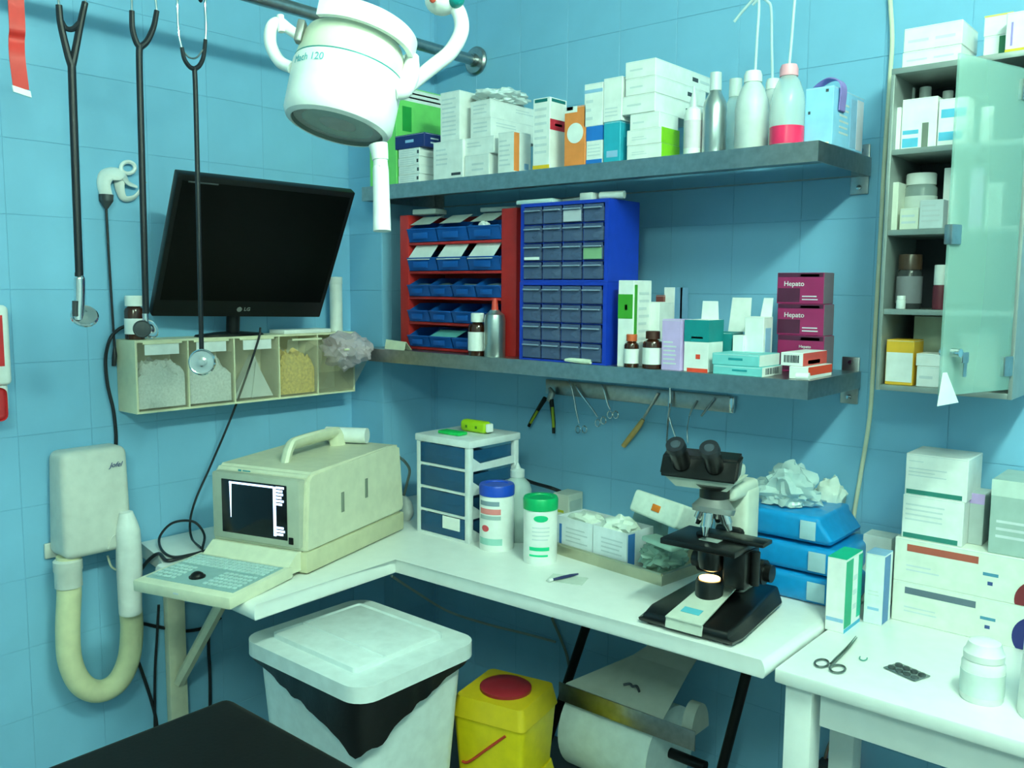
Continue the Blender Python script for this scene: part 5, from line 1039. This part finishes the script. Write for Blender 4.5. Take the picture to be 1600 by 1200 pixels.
# ---------------------------------------------------------------- swing-lid waste bin
t = thing('waste_bin', 'tall white waste bin with swing lid and black liner', 'bin', (.768, -.855, 0)); cx, cy = .768, -.855
BINW = M('bin_white', (222, 232, 232), .4); bw, bd, bh = .208, .172, .56
m = MB(); m.box(-bw, bw, -bd, bd, 0, bh, .045, 4, only='z')
for v in m.bm.verts: k = v.co.z/bh; v.co.x *= .80+.20*k; v.co.y *= .80+.20*k
bmesh.ops.delete(m.bm, geom=[f for f in m.bm.faces if f.normal.z > .9], context='FACES'); m.part('bin_body', BINW, t)
m = MB(); m.box(-bw-.012, bw+.012, -bd-.012, bd+.012, bh-.004, bh+.012, .045, 4, only='z'); m.part('rim_collar', BINW, t)
# liner: folded black bag hanging over the rim
m = MB(); n = 128; ring = []
for k in range(n):
    a = 2*math.pi*k/n; ca, sa = math.cos(a), math.sin(a); e = 8
    q_ = (abs(ca)**e+abs(sa)**e)**(-1/e); x_, y_ = (bw+.018)*ca*q_, (bd+.018)*sa*q_
    wg = max(0, (x_/bw-y_/bd)/2.1); drop = .014+.125*wg**1.6+.03*wg*noise.noise(Vector((ca*5, sa*5, 3)))
    ring.append([m.bm.verts.new((x_*.985, y_*.985, bh+.022)), m.bm.verts.new((x_*1.012, y_*1.012, bh+.016)), m.bm.verts.new((x_*(1.01+.02*noise.noise(Vector((ca*6, sa*6, 0)))), y_*(1.01+.02*noise.noise(Vector((ca*6, sa*6, 5)))), bh+.016-drop))])
for k in range(n):
    a_, b_ = ring[k], ring[(k+1) % n]
    for j in range(2): m.bm.faces.new((a_[j], a_[j+1], b_[j+1], b_[j]))
m.part('bin_liner', M('black_liner', (14, 14, 15), .3, bump=.5, scale=40), t)
m = MB(); m.box(-bw-.024, bw+.024, -bd-.024, bd+.024, bh+.010, bh+.048, .055, 6, only='z'); lid = m.part('lid', BINW, t)
m = MB(); m.box(-bw+.035, bw-.055, -bd+.03, bd-.03, bh+.048, bh+.058, .012, 3); m.part('lid_flap', BINW, lid)
m = MB(); m.box(-bw+.04, bw-.06, -.052, -.044, bh+.057, bh+.0605, .001); m.part('lid_rib', BINW, lid)
# ---------------------------------------------------------------- sharps containers
YS = M('sharps_yellow', (225, 200, 20), .4); YD = M('sharps_yellow_lid', (205, 178, 25), .4)
def sharps(label, z0, top):
    t = thing('sharps_container', label, 'container', (.985, -.545, z0), R(12), 'stacked yellow sharps containers'); hw, hd_, h = .105, .10, .155
    m = MB(); m.box(-hw, hw, -hd_, hd_, 0, h, .018, 3, only='z')
    for v in m.bm.verts: k = v.co.z/h; v.co.x *= .90+.10*k; v.co.y *= .90+.10*k
    m.part('container_body', YS, t)
    m = MB(); m.box(-hw-.004, hw+.004, -hd_-.004, hd_+.004, h, h+.052, .018, 3, only='z')
    for v in m.bm.verts:
        k = (v.co.z-h)/.052; v.co.x *= 1-.10*k; v.co.y *= 1-.10*k
    m.part('container_lid', YD if top else YS, t)
    if top:
        MB().lathe([(.066, h+.052), (.066, h+.060), (.060, h+.064), (.02, h+.064), (0, h+.062)], (0, .0, 0), 32, sx=1.05).part('red_cap', colm(140, 30, 40, .35), t)
    m = MB(); m.tube([(-.075, -hd_*.955, .03), (-.055, -hd_*.965, .035), (.0, -hd_*.98, .085), (.055, -hd_*.99, .135)], .0035, 8); m.part('printed_stroke', colm(190, 60, 40), t)
    return .21
zz = .0
for i, lab in enumerate(('yellow sharps container at the bottom of the stack beside the bin', 'yellow sharps container with red cap stacked beside the waste bin')):
    zz += sharps(lab, .016+zz, i == 1)+.001
solo(MB().box(-.14, .14, -.13, .13, 0, .0150, .002), 'wooden_plinth', M('dark_board', (70, 66, 60), .6), 'low dark board under the stacked sharps containers', 'board', (.985, -.545, .0005), R(12))
# ---------------------------------------------------------------- paper roll dispenser under the worktop
yb = -.36
pa = at(874, 1080, y=yb); pb = at(1087, 1152, y=yb)
t = thing('paper_dispenser', 'wall paper-roll dispenser with steel tear bar under the worktop', 'dispenser', (pa.x, 0, pa.z-.2)); LD_ = t.location.copy()
def pl(m, name, mat): o = m.part(name, mat, t); o.location = -LD_; return o
zb_ = (pa.z+pb.z)/2
pl(MB().box(pa.x, pb.x, yb-.004, yb, zb_-.030, zb_+.022, .0015), 'tear_bar', STEEL)
ends = (pa.x+.006, pb.x-.03)
DG = M('dispenser_grey', (165, 172, 165), .5)
m = MB(); x = pb.x-.05; n = 12
m.quadprism([(x, -.30+.045*math.cos(R(180-15*k)), zb_-.01+.075*math.sin(R(15*k))) for k in range(n+1)], (.03, 0, 0)); pl(m, 'side_cheek', DG)
m = MB(); xm = at(1000, 1080, y=yb+.05).x
m.quadprism([(pa.x+.02, yb+.001, zb_+.018), (xm+.10, yb+.001, zb_+.018), (xm+.085, -.21, zb_+.085), (xm+.06, -.21, zb_+.085), (xm-.09, -.21, zb_+.085)], (0, .004, .004)); pl(m, 'top_cover', DG)
m = MB(); m.quadprism([(xm-.09, -.21, zb_+.085), (xm+.085, -.21, zb_+.085), (xm+.075, -.006, zb_+.175), (xm+.0, -.006, zb_+.175)], (0, .003, .004)); pl(m, 'neck_plate', DG)
lx = at(990, 1058, y=-.30).x; o = MB().tube([(lx-.026, -.309, zb_+.0485), (lx-.012, -.300, zb_+.0525), (lx, -.304, zb_+.0505), (lx+.010, -.300, zb_+.0525), (lx+.026, -.312, zb_+.047)], .0035, 8); pl(o, 'logo_mark', INK)
pr = .125; axc = Vector((pa.x+.004, yb+.115, zb_-.130)); axe = Vector((at(1012, 1180, y=yb).x, yb+.115, zb_-.130))
tt = solo(MB().cyl(axc, axe, pr, seg=40), 'paper_roll', M('paper_white', (225, 238, 235), .7), 'large white paper roll hanging in the dispenser under the worktop', 'paper roll')
pl(MB().cyl(axc-Vector((.02, 0, 0)), Vector((pb.x-.03, axc.y, axc.z)), .014), 'spindle', M('black_steel'))
# ---------------------------------------------------------------- loose cables and power strip under the desks
cable('thin_white_cable', 'thin grey cable sagging under the worktop corner', [at(612, 900, y=-.60), at(650, 925, y=-.45), at(700, 955, y=-.25), at(760, 975, y=-.10), at(820, 990, y=-.03), at(868, 1003, y=-.01)], .004, colm(165, 175, 170))
cable('thin_cable', 'slanting grey cable on the wall behind the worktop strut', [at(862, 965, y=-.010), at(875, 995, y=-.010), at(886, 1025, y=-.010), at(892, 1060, y=-.010)], .0045, colm(120, 130, 120))
MB_ = MB(); x0 = at(905, 1000, y=-.01).x; solo(MB_.box(0, .035, -.018, -.003, .45, .712, .002), 'cable_trunking', CREAM, 'cream cable trunking on the wall beside the black strut', 'trunking', (x0-.03, 0, 0))
cable('thin_cable', 'pale thin cable curving behind the table leg', [at(1318, 1125, y=-.012), at(1302, 1150, y=-.012), at(1290, 1180, y=-.012), at(1286, 1215, y=-.012)], .004, colm(120, 130, 120))
p = at(1318, 1198, y=-.012)
t = thing('power_strip', 'dark power strip with glowing red switch behind the table leg', 'power strip', (p.x-.06, -.004, p.z-.035)); MB().box(0, .20, -.045, 0, 0, .04, .004).part('strip_body', M('dark_plug'), t)
MB().box(.045, .068, -.043, -.02, .040, .047, .002).part('red_switch', M('red_glow', (255, 60, 30), .4, emit=(255, 60, 25), es=2.5), t)
for x in (.10, .15): MB().lathe([(.017, .040), (.017, .042), (.012, .042), (.012, .0405), (0, .0405)], (x, -.0225, 0), 20).part('socket', BLACK, t)
